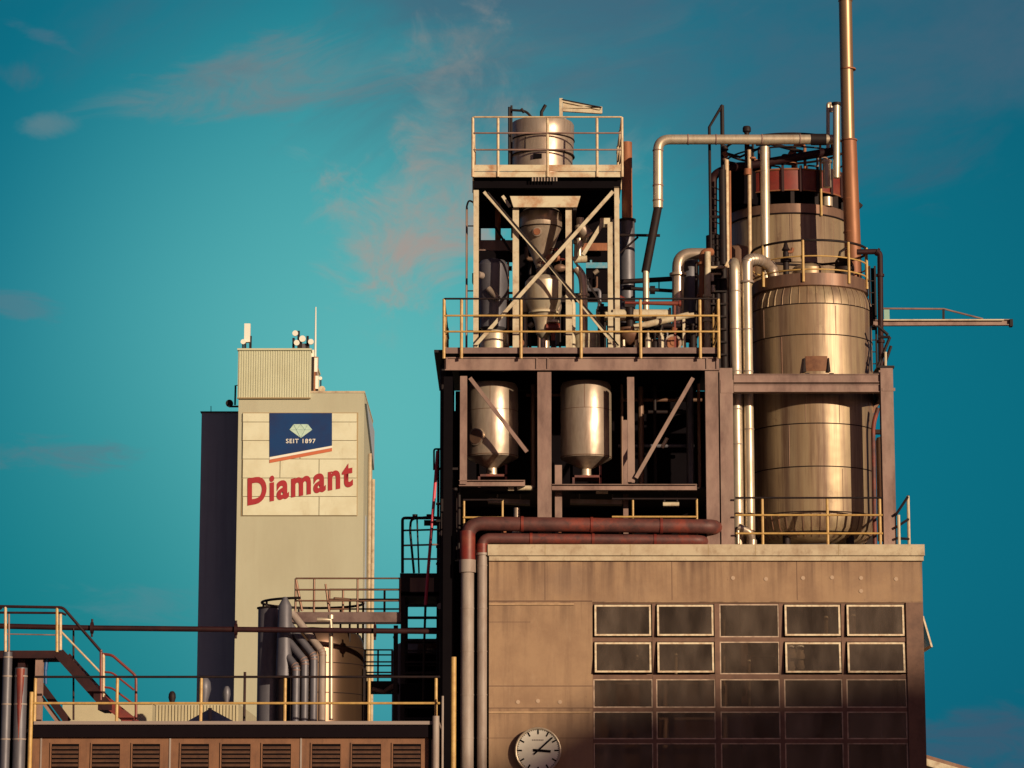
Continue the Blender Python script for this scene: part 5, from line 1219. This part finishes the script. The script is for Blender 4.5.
# stairs and landing
YG = 65.2
zl = Z(650.5, YG)
t = Thing('steel_staircase', 'dark steel landing and stair flight descending to the louvred roof', 'stairs')
xl0, xl1 = X(-40, 650, YG), X(61, 650, YG)
t.part('landing', MB().box(xl0, xl1, YG, YG+1.1, Z(658, YG), zl), 'darkred')
s0, s1 = P(59, 653, YG), P(108, 707, YG)
for yy in (YG, YG+1.04): d = Vector((0, yy-YG, 0)); t.part('stringer', MB().bar(s0+d, s1+d, .23, .05), 'steel_brown' if yy == YG and False else 'darkred')
a_, b_2 = P(102, 699, YG), P(131, 724, YG)
for yy in (YG+.02, YG+1.02): d = Vector((0, yy-YG, 0)); t.part('lower_stringer', MB().bar(a_+d, Vector((b_2.x, YG, zr+.05))+d, .20, .05), 'redpaint')
for k in range(11):
    c = s0.lerp(s1, (k+.6)/11); t.part('tread', MB().box(c.x-.12, c.x+.14, YG+.055, YG+1.0, c.z-.02, c.z+.01), 'darkred')
for k in range(3):
    c = a_.lerp(b_2, (k+.5)/3); t.part('tread', MB().box(c.x-.12, c.x+.14, YG+.055, YG+.99, c.z-.02, c.z+.01), 'redpaint')
t.part('knee', MB().box(X(98, 705, YG), X(112, 705, YG), YG-.02, YG+1.1, Z(710, YG), Z(702, YG)), 'darkred')
# handrails
def hr(pp, m, r_=.026, Y=YG+.0, nm='handrail'): t.part(nm, MB().tube(arc_path([P(a, b, Y) for a, b in pp], .08, 4), r_, 8), m)
hr([(-20, 606), (63, 607.5), (101.5, 652)], 'darkred', .032); hr([(-20, 612.5), (62, 613), (66, 615)], 'darkred', .026, YG+1.05)
hr([(4, 634), (57, 635)], 'steel_brown', .014); hr([(60, 630.5), (101, 673)], 'railpale', .022)
hr([(73.5, 628), (73.5, 720)], 'darkred', .022, YG+.3, 'post')
for a, b, c_, m_ in ((5.5, 607, 652, 'railpale'), (9, 614, 652, 'steel_brown'), (57, 608, 652, 'yellow'), (60.5, 614, 650, 'railpale'), (101, 650, 700, 'redpaint'), (103.5, 654, 697, 'railpale')): hr([(a, b), (a, c_)], m_, .032 if m_ != 'steel_brown' else .02, nm='post')
hr([(102, 654), (112, 655), (136, 676), (136, 720)], 'redpaint', .03)
hr([(102, 672), (112, 672.5), (134, 690)], 'redpaint', .022); hr([(102, 687), (112, 688), (132, 703)], 'redpaint', .022)
hr([(-25, 622), (2, 608)], 'darkred', .022)
# support post and diagonals
x = X(38, 700, YG+.1); t.part('support_post', MB().hbeam((x, YG+.2, zr), (x, YG+.2, zl), 7.5*S(700, YG), .16, .015), 'steel_brown')
t.part('diagonal', MB().bar(P(22, 660, YG+.5), P(68, 722, YG+.5), .16, .08), 'darkred'); t.part('diagonal', MB().bar(P(18, 666, YG+.6), P(60, 724, YG+.6), .10, .08), 'steel_brown')
t.part('support_post', MB().box(X(18, 660, YG+.3), X(25, 660, YG+.3), YG+.3, YG+.5, 0, zl-.02), 'darkred'); t.part('support_post', MB().box(X(26, 690, YG+.3), X(33, 690, YG+.3), YG+.4, YG+.6, 0, zl-.02), 'black')
t.done()
single('dark_backing', MB().box(X(-60, 720, 66.6), X(33, 720, 66.6), 66.6, 66.7, 0, Z(686, 66.6)).box(X(-60, 720, 66.6), X(24, 720, 66.6), 66.6, 66.7, Z(686, 66.6), Z(660, 66.6)), 'black', 'black backing sheet added under the stair landing behind the grey pipes', 'wall')  # flat black sheet added to darken the gaps behind the pipes
single('blue_fitting', MB().tube([P(46.5, 660, YG+.3), P(45.5, 670, YG+.3)], .05, 10).tube([P(45.5, 670, YG+.3), P(45.8, 684, YG+.3)], .035, 10).tube([P(45, 652, YG+.3), P(46.5, 660, YG+.3)], .03, 8), 'blueplastic', 'small blue hanging fitting under the stair landing', 'fitting')
# long pipe
t = Thing('long_pipe', 'long thin dark red pipe crossing the sky from the stair landing to the ladder tower', 'pipe')
Yq2 = 66.72
t.part('pipe_run', MB().tube([P(-30, 625.5, Yq2), P(92, 628, Yq2), P(440, 631.5, Yq2)], .062, 12), 'darkred')
for px, py in ((92, 628), (236, 629.5), (375, 631)): c = P(px, py, Yq2); t.part('flange', MB().tube([c-Vector((.03, 0, 0)), c+Vector((.03, 0, 0))], .13, 12).tube([c-Vector((0, 0, .2)), c+Vector((0, 0, .2))], .025, 8), 'darkred')
t.done()
t = Thing('pipe_prop', 'thin dark prop standing on the louvred roof near the silo', 'post'); x = X(244.5, 700, 66.8); t.part('stem', MB().tube([(x, 66.8, zr-.0), (x, 66.8, Z(672, 66.8))], .03, 8), 'darkred'); t.part('foot', MB().box(x-.1, x+.1, 66.7, 66.9, zr, zr+.02), 'dark'); t.done()

zh = zr
# ---- lagged tank with bent ducts
Yc = 68.7; s_ = S(660, Yc); cx = X(312, 670, Yc); r = 52*s_; fz = lambda py: Z(py, Yc-r)
t = Thing('lagged_tank', 'golden brown lagged tank behind four bent grey ducts', 'tank')
t.part('shell', MB().lathe(cx, Yc, [(0, zh), (r, zh), (r, fz(645)), (r*.985, fz(638)), (r*.93, fz(631)), (r*.7, fz(626)), (0, fz(622))], 80), 'bronzetank')
for py in (645, 662, 692): t.part('ring_seam', hoop(MB(), cx, Yc, r+.002, fz(py), .01, 72), 'dark')
t.part('shaded_side', MB().lathe(cx, Yc, [(r+.03, zh), (r+.03, fz(644)), (r*.9, fz(634))], 24, R(180), R(258)), 'bluegrey')  # blue-grey skin paints the unlit left half of the tank
t.part('side_ladder', MB().box(cx+r+.0, cx+r+.05, Yc-.3, Yc-.25, zh, fz(665)).box(cx+r+.0, cx+r+.05, Yc+.2, Yc+.25, zh, fz(665)), 'dark')
t.done()
YD = Yc-r-.35
t = Thing('duct_stack', 'large upright blue grey duct with a pointed top beside the lagged tank', 'duct')
x = X(284.5, 650, YD); t.part('duct', MB().tube([(x, YD, Z(676, YD)), (x, YD, Z(606, YD)), (x, YD, Z(597, YD))], [.19, .15, .04], 20), 'bluegrey')
t.part('side_box', MB().drum(X(271, 640, YD+.7), YD+.7, .30, zh, Z(609, YD+.7), 24), 'bluegrey'); t.part('duct_foot', MB().tube([(x, YD+.2, Z(677, YD)), (x, YD+.2, zh)], .17, 16), 'dark')
t.part('cap', MB().drum(X(271, 640, YD+.7), YD+.7, .33, Z(609, YD+.7), Z(607.5, YD+.7), 24), 'dark'); t.done()
for k, (px, py, y2) in enumerate(((295.8, 667, 640), (304.5, 661, 628), (313.5, 656, 620), (322, 652, 622))):
    Y = YD-.25+k*.06
    top = P([284, 284.5, 287, 292][k], [652, 636, 622, 613][k], Y+.25)
    t = Thing('bent_duct', ['leftmost and lowest bent grey duct in front of the lagged tank', 'second bent grey duct from the left before the lagged tank', 'third bent grey duct from the left before the lagged tank', 'rightmost bent grey duct before the lagged tank'][k], 'duct', 'bent grey ducts before the lagged tank')
    x = X(px, 700, Y); rr = 3.7*s_
    path = arc_path([(x, Y, zh), (x, Y, Z(py, Y)), top], .07, 7)
    t.part('duct', MB().tube(path, rr, 18), 'bluegrey' if k < 3 else 'grey')
    b_ = Each(t, 'lagging_band', 'steel_brown')
    for i in (1, 4, 7): d = (path[i+1]-path[i-1]).normalized(); b_.tube([path[i]-d*.01, path[i]+d*.01], rr+.008, 18)
    t.done()
single('sloped_pipe', MB().tube([P(331, 627, YD-.2), P(331, 720, YD-.2)], .05, 10).tube([P(317, 619.5, YD-.2), P(331, 620, YD-.2), P(331, 628, YD-.2)], .05, 10).tube([P(331, 619, YD-.2), P(331, 615, YD-.2)], .07, 10), 'silverbright', 'slim pale pipe with a cross head in front of the lagged tank', 'pipe')
# walkway at tank top
t = Thing('walkway', 'pinkish steel walkway leading from the lagged tank to the ladder tower', 'walkway')
Yw = 67.7
t.part('edge_beam', MB().pbox(291, 401, 612, 622, Yw, .08), mat('dull_walkway_steel', (.17, .11, .10), .7, dirt=(.08, .04, .04), amt=.8, scale=3)); t.part('edge_beam', MB().pbox(297, 401, 612, 621, Yw+1.6, .08), 'steel_brown')
t.part('grating', MB().box(X(291, 612, Yw), X(401, 612, Yw), Yw+.081, Yw+1.6, Z(613, Yw)-.02, Z(613, Yw)), 'dark')
t.part('under_rail', MB().pbox(291, 402, 622.2, 624, Yw+.01, .06), 'dark')
for px in (300, 396): x = X(px, 620, Yw+.8); t.part('support_post', MB().box(x-.05, x+.05, Yw+.7, Yw+.8, zh, Z(618, Yw)-.1), 'dark')
t.done()
zwk = Z(612, Yw)
def rl(name, lab, pxs, Y, pt_, m, posts):
    zt_ = Z(pt_, Yw); xs_ = [X(p, 600, Yw) for p in pxs]
    railing(name, lab, [(xs_[0], Y), (xs_[1], Y)], zwk, zwk+1.0 if False else zt_, [(X(p, 600, Yw), Y) for p in posts], ((1, m), (.66, m), (.33, m)), m, r=.02, pr=.026)
rl('walkway_railing', 'front brown railing of the walkway with three rails', (295.5, 401), Yw, 578.5, 'tankbrown', (295.5, 314, 357.5, 400))
rl('walkway_railing', 'rear thinner brown railing of the walkway', (325, 401), Yw+1.6, 582, 'tankbrown', (325, 339, 381.5, 400))
single('leaning_bar', MB().tube([P(296, 580, Yw), P(302, 611, Yw)], .03, 8), 'tankbrown', 'thin brown bar slanting at the left end of the front walkway railing', 'bar')
single('leaning_bar', MB().tube([P(325.5, 584, Yw+1.5), P(329, 611, Yw+1.5)], .025, 8), 'tankbrown', 'thin brown bar slanting at the left end of the rear walkway railing', 'bar')
t = Thing('tank_hoop_rail', 'low curved handrail hoop around the lagged tank lid', 'railing')
zz = Z(603, Yc); pts = [(cx+r*.98*math.cos(a), Yc+r*.98*math.sin(a), zz) for a in [R(-100-i*5) for i in range(50)]]
t.part('top_rail', MB().tube(pts, .03, 8), 'dark')
pts = [(cx+r*.98*math.cos(a), Yc+r*.98*math.sin(a), zz) for a in [R(-62+i*5) for i in range(20)]]
t.part('top_rail', MB().tube(pts, .03, 8), 'tankbrown')
for a in (-190, -150, -210, -250, -300, 10, 30, -40): x, y = cx+r*.98*math.cos(R(a)), Yc+r*.98*math.sin(R(a)); t.part('post', MB().tube([(x, y, fz(640)), (x, y, zz)], .025, 8), 'dark')
t.done()
# second tank behind the ladder tower
Y2 = 71.6; s_ = S(660, Y2); c2 = X(424, 680, Y2); r2 = 32*s_; f2 = lambda py: Z(py, Y2-r2)
t = Thing('shaded_tank', 'smaller shaded tank half hidden behind the dark ladder tower', 'tank')
t.part('shell', MB().lathe(c2, Y2, [(0, zh), (r2, zh), (r2, f2(652)), (r2*.93, f2(643)), (r2*.6, f2(638)), (0, f2(636))], 64), 'tankbrown'); t.part('lit_strip', MB().lathe(c2, Y2, [(r2+.02, f2(682)), (r2+.02, f2(640)-.2)], 8, R(-84), R(-70)), 'silverbright')  # pale strip paints the sunlit streak on the dark tank
t.part('cladding', MB().lathe(c2, Y2, [(r2+.02, f2(684)), (r2+.02, f2(650)), (r2*.94, f2(644))], 12, R(-130), R(-100)), 'grey')
t.part('handle', MB().tube([P(396, 642, Y2-1), P(394, 637, Y2-1), P(397, 634, Y2-1)], .03, 8), 'dark'); t.done()
# mid railings between the tanks
for k, (pt_, pb_, Y) in enumerate(((650, 680, 69.6), (655, 682, 70.8))):
    zt_, zb_ = Z(pt_, Y), Z(pb_, Y); xs_ = [X(363+k*2, 665, Y), X(393, 665, Y)]
    railing('gangway_railing', ['front brown railing of the gangway between the two round tanks', 'rear brown railing of the gangway between the two round tanks'][k], [(xs_[0], Y), (xs_[1], Y)], zb_, zt_, [(X(p, 665, Y), Y) for p in (365, 378, 392)], ((1, 'tankbrown'), (.6, 'tankbrown'), (.25, 'tankbrown')), 'tankbrown', r=.018, pr=.022)
t = Thing('gangway', 'dark narrow gangway slung between the two round tanks', 'walkway'); t.part('deck', MB().box(X(362, 682, 69.5), X(397, 682, 69.5), 69.5, 70.9, Z(690, 69.5), Z(681, 69.5)), 'dark')
t.part('hanging_pipe', MB().tube([P(372, 689, 69.4), P(384, 692, 69.4), P(396, 684, 69.4)], .06, 10), 'steel_brown'); t.part('support_post', MB().box(X(368, 700, 69.8)-.05, X(368, 700, 69.8)+.05, 69.8, 69.9, zh, Z(690, 69.5)), 'dark'); t.done()

# ---- ladder tower
YK = 68.3
t = Thing('ladder_tower', 'black steel stair tower with open treads beside the riser shaft', 'tower')
xk0, xk1 = X(403, 620, YK), X(441, 620, YK)
zk = Z(573.5, YK)
for x in (xk0, xk1):
    for y in (YK, YK+1.8): t.part('post', MB().box(x-.05, x+.05, y-.05, y+.05, 0, zk-.001 if x == xk0 else Z(520, YK)), 'dark')
t.part('landing', MB().box(X(400, 586, YK), X(443, 586, YK), YK-.06, YK+1.9, Z(596, YK), Z(592, YK)), 'dark')
t.part('guard_panel', MB().box(X(400, 586, YK), X(410, 586, YK), YK-.06, YK-.02, Z(597, YK), zk).box(X(434, 586, YK), X(443, 586, YK), YK-.06, YK-.02, Z(597, YK), zk).box(X(410, 586, YK), X(434, 586, YK), YK-.06, YK-.02, Z(578, YK), zk).box(X(410, 586, YK), X(434, 586, YK), YK-.06, YK-.02, Z(597, YK), Z(593, YK)), 'dark')
t.part('mesh_panel', MB().box(X(410, 586, YK), X(434, 586, YK), YK-.05, YK-.03, Z(593, YK), Z(578, YK)), 'tankbrown')
k = 0; py = 604
zlad = Z(py, YK)
while zlad > zr-2:
    t.part('tread', MB().box(xk0+.05, xk1-.05, YK+.05+(k % 6)*.25, YK+.30+(k % 6)*.25, zlad-.04, zlad), 'dark'); t.part('cross_bar', MB().box(xk0+.05, xk1-.05, YK-.04, YK+.0, zlad-.05-.02, zlad-.02-.01), 'dark'); zlad -= .255; k += 1
t.part('lower_landing', MB().box(xk0-.05, xk1+.05, YK-.06, YK+1.9, Z(702, YK), Z(684, YK)), 'black')
t.part('rear_screen', MB().pbox(404, 441, 655, 722, YK+1.95, .04), 'black')
hz = Z(518, YK)
for pth_ in ([(402.5, 573), (402.5, 518), (440, 518)],): t.part('handrail', MB().tube(arc_path([P(a, b, YK) for a, b in pth_], .06, 3), .035, 8), 'dark')
for py in (530, 545): t.part('mid_rail', MB().tube([P(402.5, py+.5, YK), P(440, py-.5, YK)], .022, 8), 'dark' if py == 530 else 'steel_brown')
t.part('mid_rail', MB().tube([P(402.5, 559, YK), P(440, 559, YK)], .022, 8), 'steel_brown')
t.part('post', MB().tube([P(417, 517, YK), P(419, 573, YK)], .02, 8), 'dark')
t.done()
t = Thing('piping_gear', 'small dark pipes and valve box above the ladder tower landing', 'pipe')
t.part('pipe_run', MB().tube(arc_path([P(414, 573, YK+.2), P(410, 530, YK+.2), P(411, 519, YK+.2), P(428, 517, YK+.2), P(446, 518, YK+.2)], .1), .028, 8), 'dark')
t.part('valve_box', MB().pbox(424, 437, 520, 525, YK+.1, .15), 'dark')
for px in (415, 429): c = P(px, 517, YK+.2); t.part('valve', MB().tube([c, c+Vector((0, 0, .06))], .06, 10), 'dark')
t.done()
# tall black columns left of the platform
t = Thing('service_riser', 'bundle of tall black service risers at the left edge of the steel platform', 'riser')
for px, top, r_, Y in ((441.5, 352, .045, 67.9), (446, 470, .07, 67.6), (449, 430, .05, 68.4), (438, 450, .03, 68.8), (455, 488, .055, 66.9), (459, 495, .04, 66.7)):
    x = X(px, 550, Y); t.part('riser', MB().tube([(x, Y, 0 if px < 452 else ZROOF), (x, Y, Z(top, Y))], r_, 10), 'dark')
for py in (470, 505, 522, 548, 565, 580, 600, 640, 680, 720): z = Z(py, 67.7); t.part('clamp', MB().box(X(436, py, 67.7), X(458, py, 67.7), 67.66, 67.72, z, z+.05), 'dark')
t.part('junction_box', MB().pbox(440, 452, 528, 545, 67.4, .15), 'black'); t.part('hook', MB().tube(arc_path([P(434, 470, 68.8), P(434, 449, 68.8), P(441, 449, 68.8)], .05), .022, 8), 'dark')
t.part('junction_cap', MB().pbox(447, 462, 545, 552, 66.9, .1), 'grey')
for a in ((446, 572), (443, 533), (440, 606)): c = P(*a, 67.35); t.part('gauge', MB().disc_y(c, .07, .04, 16), 'grey')
t.done()
single('red_hose', MB().tube(arc_path([P(437.5, 451, 67.5), P(434, 500, 67.5), P(429, 560, 67.5), P(425.5, 605, 67.5)], .5, 8), .036, 8), 'pink', 'bright red hose hanging down beside the black service risers', 'hose')
single('black_hose', MB().tube([P(425.5, 605, 67.5), P(424, 650, 67.6), P(423.5, 700, 67.8)], .028, 8), 'dark', 'thin black hose continuing below the bright red one', 'hose')

# ---- distant low roofs behind the rail
YN = 110.0
t = Thing('pale_shed', 'pale ribbed sheet shed roof in the distance left of the silo foot', 'building')
t.part('wall', MB().box(X(155, 730, YN), X(238, 730, YN), YN, YN+12, 0, Z(703.5, YN)), 'palebuild')
rb = MB()
for k in range(26): x = X(156+k*3.2, 712, YN); rb.box(x, x+.05, YN-.05, YN-.001, Z(722, YN), Z(705, YN))
t.part('ribs', rb, 'palebuild'); t.done()
single('pale_block', MB().box(X(62, 730, YN+6), X(152, 730, YN+6), YN+6, YN+16, 0, Z(704, YN+6)).box(X(60, 730, YN+6), X(152.6, 730, YN+6), YN+5.9, YN+16.1, Z(704, YN+6), Z(703, YN+6)), 'palebuild', 'plain pale block in the distance behind the stair foot', 'building')
t = Thing('gabled_dormer', 'dark little gabled roof peeking over the louvred building', 'building')
Yd2 = 90; t.part('roof', MB().prism([P(186, 722, Yd2), P(210, 708.5, Yd2), P(235, 722, Yd2)][::-1], (0, 5, 0)), 'slate'); t.part('wall', MB().box(X(189, 730, Yd2), X(232, 730, Yd2), Yd2+.2, Yd2+4.8, 0, Z(722.2, Yd2)), 'palebuild'); t.part('ridge_flashing', MB().tube([P(210, 720, Yd2-.1), P(210, 708, Yd2-.1)], .06, 8), 'grey'); t.done()
for k, (px, pt_, w_, lab) in enumerate(((172, 691.5, 3.8, 'small dark roof cowl left of the slate block'), (204, 678, 7, 'large pale roof cowl in front of the slate block'), (226.5, 686.5, 4, 'slim pale roof cowl right of the large one'))):
    s_ = S(690, YN+2); c = P(px, 704, YN+2); zt_ = Z(pt_, YN+2); zb_ = Z(703.3, YN); w_ *= s_
    t = Thing('roof_cowl', lab, 'vent', 'roof cowls on the pale shed')
    t.part('cowl', MB().lathe(c.x, YN+2, [(w_*.55, zb_-.1), (w_*.6, zb_+.25*(zt_-zb_)), (w_, zb_+.6*(zt_-zb_)), (w_*.9, zb_+.85*(zt_-zb_)), (w_*.5, zt_), (0, zt_+.02)], 20), 'dark' if k == 0 else 'bluegrey')
    t.part('throat', MB().drum(c.x, YN+2, w_*.7, zb_-.2, zb_+.12, 16), 'dark'); t.done()
# roof at lower right
Yr = 95.0
t = Thing('sloping_roof', 'pale sloping roof edge of a shed behind the right corner', 'building')
pts = [P(900, 748, Yr), P(928, 757.5, Yr), P(975, 771, Yr), P(1040, 790, Yr)]
w0, w3 = pts[0], pts[3]
t.part('gable_wall', MB().prism([(w0.x, Yr, 0), (w3.x, Yr, 0), (w3.x, Yr, w3.z-.25), (w0.x, Yr, w0.z-.25)], (0, 8, 0)), 'palebuild')
t.part('roof', MB().prism([(w0.x, Yr-.3, w0.z-.24), (w3.x+.1, Yr-.3, w3.z-.24), (w3.x+.1, Yr-.3, w3.z), (w0.x, Yr-.3, w0.z)], (0, 8.6, 0)), 'tankbrown')
t.part('fascia', MB().prism([(w0.x, Yr-.36, w0.z-.34), (w3.x+.1, Yr-.36, w3.z-.34), (w3.x+.1, Yr-.36, w3.z-.12), (w0.x, Yr-.36, w0.z-.12)], (0, .055, 0)), 'cream')
t.done()

# ---- unseen warehouse added behind the camera, roofline shaped to shade the lower windows
def shadow_src(px, py, dist):
    p = P(px, py, YF); d = Vector((math.sin(SUN_AZ), -math.cos(SUN_AZ), math.tan(SUN_EL))); return p + d*dist
A = shadow_src(1000, 662, 125); B = shadow_src(590, 708, 125); C_ = shadow_src(430, 800, 125)
t = Thing('unseen_shadow_warehouse', 'unseen warehouse added behind the camera so its shadow covers the lower windows', 'building')
u = Vector((A.x-B.x, A.y-B.y, 0)).normalized()
t.part('wall', MB().prism([(C_.x, C_.y, 0), (C_.x, C_.y, C_.z), (B.x, B.y, B.z), (A.x, A.y, A.z), (A.x+u.x*30, A.y+u.y*30, A.z), (A.x+u.x*30, A.y+u.y*30, 0)], (8, -10, 0)), 'warehouse')
t.part('roof_rail', MB().tube([C_, B, A], .05, 6), 'dark')
t.done()

# ================================================================== LIGHT, SKY
sun = bpy.data.lights.new('sun', 'SUN'); so = bpy.data.objects.new('sun', sun); COL.objects.link(so)
sun.energy = 4.5; sun.angle = R(.6); sun.color = (1, .79, .535)
sd = Vector((math.sin(SUN_AZ)*math.cos(SUN_EL), -math.cos(SUN_AZ)*math.cos(SUN_EL), math.sin(SUN_EL)))
so.rotation_euler = sd.to_track_quat('Z', 'Y').to_euler(); so.location = sd*50

wd = bpy.data.worlds.new('World'); sc.world = wd; wd.use_nodes = True
nt = wd.node_tree; N = nt.nodes; L = nt.links; bg = N['Background']; bg.inputs[1].default_value = .1
sky = N.new('ShaderNodeTexSky'); sky.sky_type = 'NISHITA'; sky.sun_disc = False; sky.sun_elevation = SUN_EL
sky.sun_rotation = math.atan2(sd.x, sd.y)
tc = N.new('ShaderNodeTexCoord')
def M_(op, a, b=None, c=None, clamp=False):
    n = N.new('ShaderNodeMath'); n.operation = op; n.use_clamp = clamp
    for i, v in enumerate((a, b, c)):
        if v is None: continue
        if isinstance(v, (int, float)): n.inputs[i].default_value = v
        else: L.new(v, n.inputs[i])
    return n.outputs[0]
def mixc(f, a, b, bt='MIX'):
    n = N.new('ShaderNodeMix'); n.data_type = 'RGBA'; n.blend_type = bt; n.clamp_factor = True
    for i, v in ((0, f), (6, a), (7, b)):
        if isinstance(v, (int, float)): n.inputs[i].default_value = v
        elif isinstance(v, tuple): n.inputs[i].default_value = (*v, 1)
        else: L.new(v, n.inputs[i])
    return n.outputs[2]
def skydir(px, py):
    v = P(px, py, 100)-Vector((0, 0, EYE)); return v.normalized()
def spot(d, r0, r1, sx=1., sz=1., rot=0.):
    """smooth mask around sky direction d; widths in radians, stretched sideways by sx and upwards by sz"""
    right = Vector((d.y, -d.x, 0)).normalized(); up = right.cross(d).normalized()
    right = -right if right.x < 0 else right; up = -up if up.z < 0 else up
    right, up = right*math.cos(rot)+up*math.sin(rot), up*math.cos(rot)-right*math.sin(rot)
    outs = []
    for ax, s_ in ((right, sx), (up, sz)):
        n = N.new('ShaderNodeVectorMath'); n.operation = 'DOT_PRODUCT'; L.new(tc.outputs['Generated'], n.inputs[0]); n.inputs[1].default_value = ax
        outs.append(M_('POWER', M_('DIVIDE', M_('ABSOLUTE', n.outputs['Value']), s_), 2.0))
    n = N.new('ShaderNodeVectorMath'); n.operation = 'DOT_PRODUCT'; L.new(tc.outputs['Generated'], n.inputs[0]); n.inputs[1].default_value = d
    fr = M_('GREATER_THAN', n.outputs['Value'], 0)
    q = M_('SQRT', M_('ADD', outs[0], outs[1]))
    m = N.new('ShaderNodeMapRange'); m.interpolation_type = 'SMOOTHSTEP'; L.new(q, m.inputs[0])
    m.inputs[1].default_value = r0; m.inputs[2].default_value = r1; m.inputs[3].default_value = 1; m.inputs[4].default_value = 0
    return M_('MULTIPLY', m.outputs[0], fr)
def lin(r, g_, b_): return tuple(((c/255)/12.92 if c/255 < .04045 else ((c/255+.055)/1.055)**2.4) for c in (r, g_, b_))
base = mixc(spot(skydir(400, 380), .02, .30, 1, 1.0), lin(14, 80, 108), lin(12, 134, 152))
base = mixc(M_('MULTIPLY', spot(skydir(380, 410), .0, .17, 1, 1.05), .85), base, lin(100, 188, 186))
base = mixc(M_('MULTIPLY', spot(skydir(1100, 420), .0, .17, 1, 1.3), .5), base, lin(8, 116, 132))
base = mixc(M_('MULTIPLY', spot(skydir(60, 640), .0, .13, 1, 1.), .5), base, lin(0, 124, 128))
# clouds: warped, finely detailed noise seen through soft directional masks
def noise(scale, sz, loc, ang=0., det=10, rough=.62, dist=.6):
    mp = N.new('ShaderNodeMapping'); mp.vector_type = 'POINT'; mp.inputs['Rotation'].default_value = (0, ang, 0); mp.inputs['Location'].default_value = loc
    L.new(tc.outputs['Generated'], mp.inputs[0]); m2 = N.new('ShaderNodeMapping'); m2.inputs['Scale'].default_value = (1, 1, sz); L.new(mp.outputs[0], m2.inputs[0])
    n = N.new('ShaderNodeTexNoise'); n.inputs['Scale'].default_value = scale
    n.inputs['Detail'].default_value = det; n.inputs['Roughness'].default_value = rough; n.inputs['Distortion'].default_value = dist
    L.new(m2.outputs[0], n.inputs[0]); return n.outputs[0]
def rng(v, a, b, t0=0., t1=1.):
    m = N.new('ShaderNodeMapRange'); m.interpolation_type = 'SMOOTHSTEP'; L.new(v, m.inputs[0])
    for i, x in enumerate((a, b, t0, t1)): m.inputs[i+1].default_value = x
    return m.outputs[0]
wispy = noise(20, 3.2, (3, 0, 1), R(14)); flat = noise(26, 5.0, (9, 2, 5)); puffy = noise(34, 1.2, (1, 5, 2)); streak = noise(38, 3.4, (4, 3, 2), R(-6)); broad = noise(8, 2.0, (2, 1, 7), R(10))
def cloud(col, msk, nz, a, b, k, w=.42):
    """the mask lowers the threshold instead of fading the cloud, so edges stay ragged"""
    global base
    v = M_('ADD', nz, M_('MULTIPLY', M_('SUBTRACT', msk, 1.0), w))
    base = mixc(M_('MULTIPLY', M_('MULTIPLY', rng(v, a, b), rng(msk, .02, .3)), k), base, col)
cloud(lin(74, 100, 120), spot(skydir(700, -20), .0, .20, 1.7, .62), broad, .20, .64, .75)
cloud(lin(84, 112, 126), spot(skydir(450, 62), .0, .12, 1.6, .50, R(8)), wispy, .34, .70, .7)
cloud(lin(120, 134, 138), spot(skydir(320, 70), .0, .080, 1.5, .36, R(13)), wispy, .26, .66, .75)
cloud(lin(96, 124, 134), spot(skydir(215, 78), .0, .05, 1.4, .34, R(12)), streak, .34, .66, .6)
cloud(lin(176, 148, 138), spot(skydir(406, 238), .0, .058, .85, 1.2), puffy, .24, .58, .80)
cloud(lin(150, 146, 142), spot(skydir(456, 140), .0, .064, .75, 1.15, R(-10)), puffy, .26, .62, .72)
cloud(lin(150, 156, 150), spot(skydir(400, 330), .0, .034, 1.2, .7), puffy, .30, .66, .4)
cloud(lin(150, 156, 150), spot(skydir(600, 160), .0, .050, 1.2, .8), puffy, .34, .68, .35)
cloud(lin(92, 120, 132), spot(skydir(50, 457), .0, .040, 1.4, .26), streak, .18, .56, .75)
cloud(lin(104, 132, 140), spot(skydir(48, 125), .0, .016, 1.0, .42, R(8)), puffy, .18, .60, .6)
cloud(lin(92, 122, 136), spot(skydir(8, 303), .0, .028, 1.2, .30, R(-12)), streak, .2, .56, .5)
cloud(lin(80, 112, 132), spot(skydir(45, 38), .0, .024, 1.3, .24, R(-22)), streak, .24, .60, .5)
cloud(lin(80, 108, 124), spot(skydir(15, 75), .0, .02, 1.2, .6), puffy, .3, .6, .5)
cloud(lin(112, 158, 162), spot(skydir(310, 156), .0, .020, 1.2, .30, R(-14)), streak, .24, .56, .6)
cloud(lin(64, 92, 114), spot(skydir(920, 150), .0, .09, 1.2, .45), wispy, .34, .68, .45)
cloud(lin(62, 88, 110), spot(skydir(1010, 745), .0, .055, 1.6, .42), streak, .16, .56, .8)
cloud(lin(84, 134, 144), spot(skydir(150, 605), .0, .05, 1.5, .3), streak, .28, .6, .45)
# elsewhere in the dome: the physical sky, darkened; low haze and dusk purple away from the view
sep = N.new('ShaderNodeSeparateXYZ'); L.new(tc.outputs['Generated'], sep.inputs[0])
front = M_('MULTIPLY', rng(sep.outputs['Y'], .25, .8), rng(sep.outputs['Z'], .5, .28))
dome = mixc(1.0, sky.outputs[0], (.33, .20, .27), 'MULTIPLY')
ten = mixc(1.0, base, (10, 10, 10), 'MULTIPLY')
fin = mixc(front, dome, ten)
L.new(fin, bg.inputs[0])

sc.view_settings.view_transform = 'Standard'; sc.view_settings.look = 'None'; sc.view_settings.exposure = 0
sc.cycles.max_bounces = 8; sc.cycles.transparent_max_bounces = 12
sc.cycles.use_denoising = True
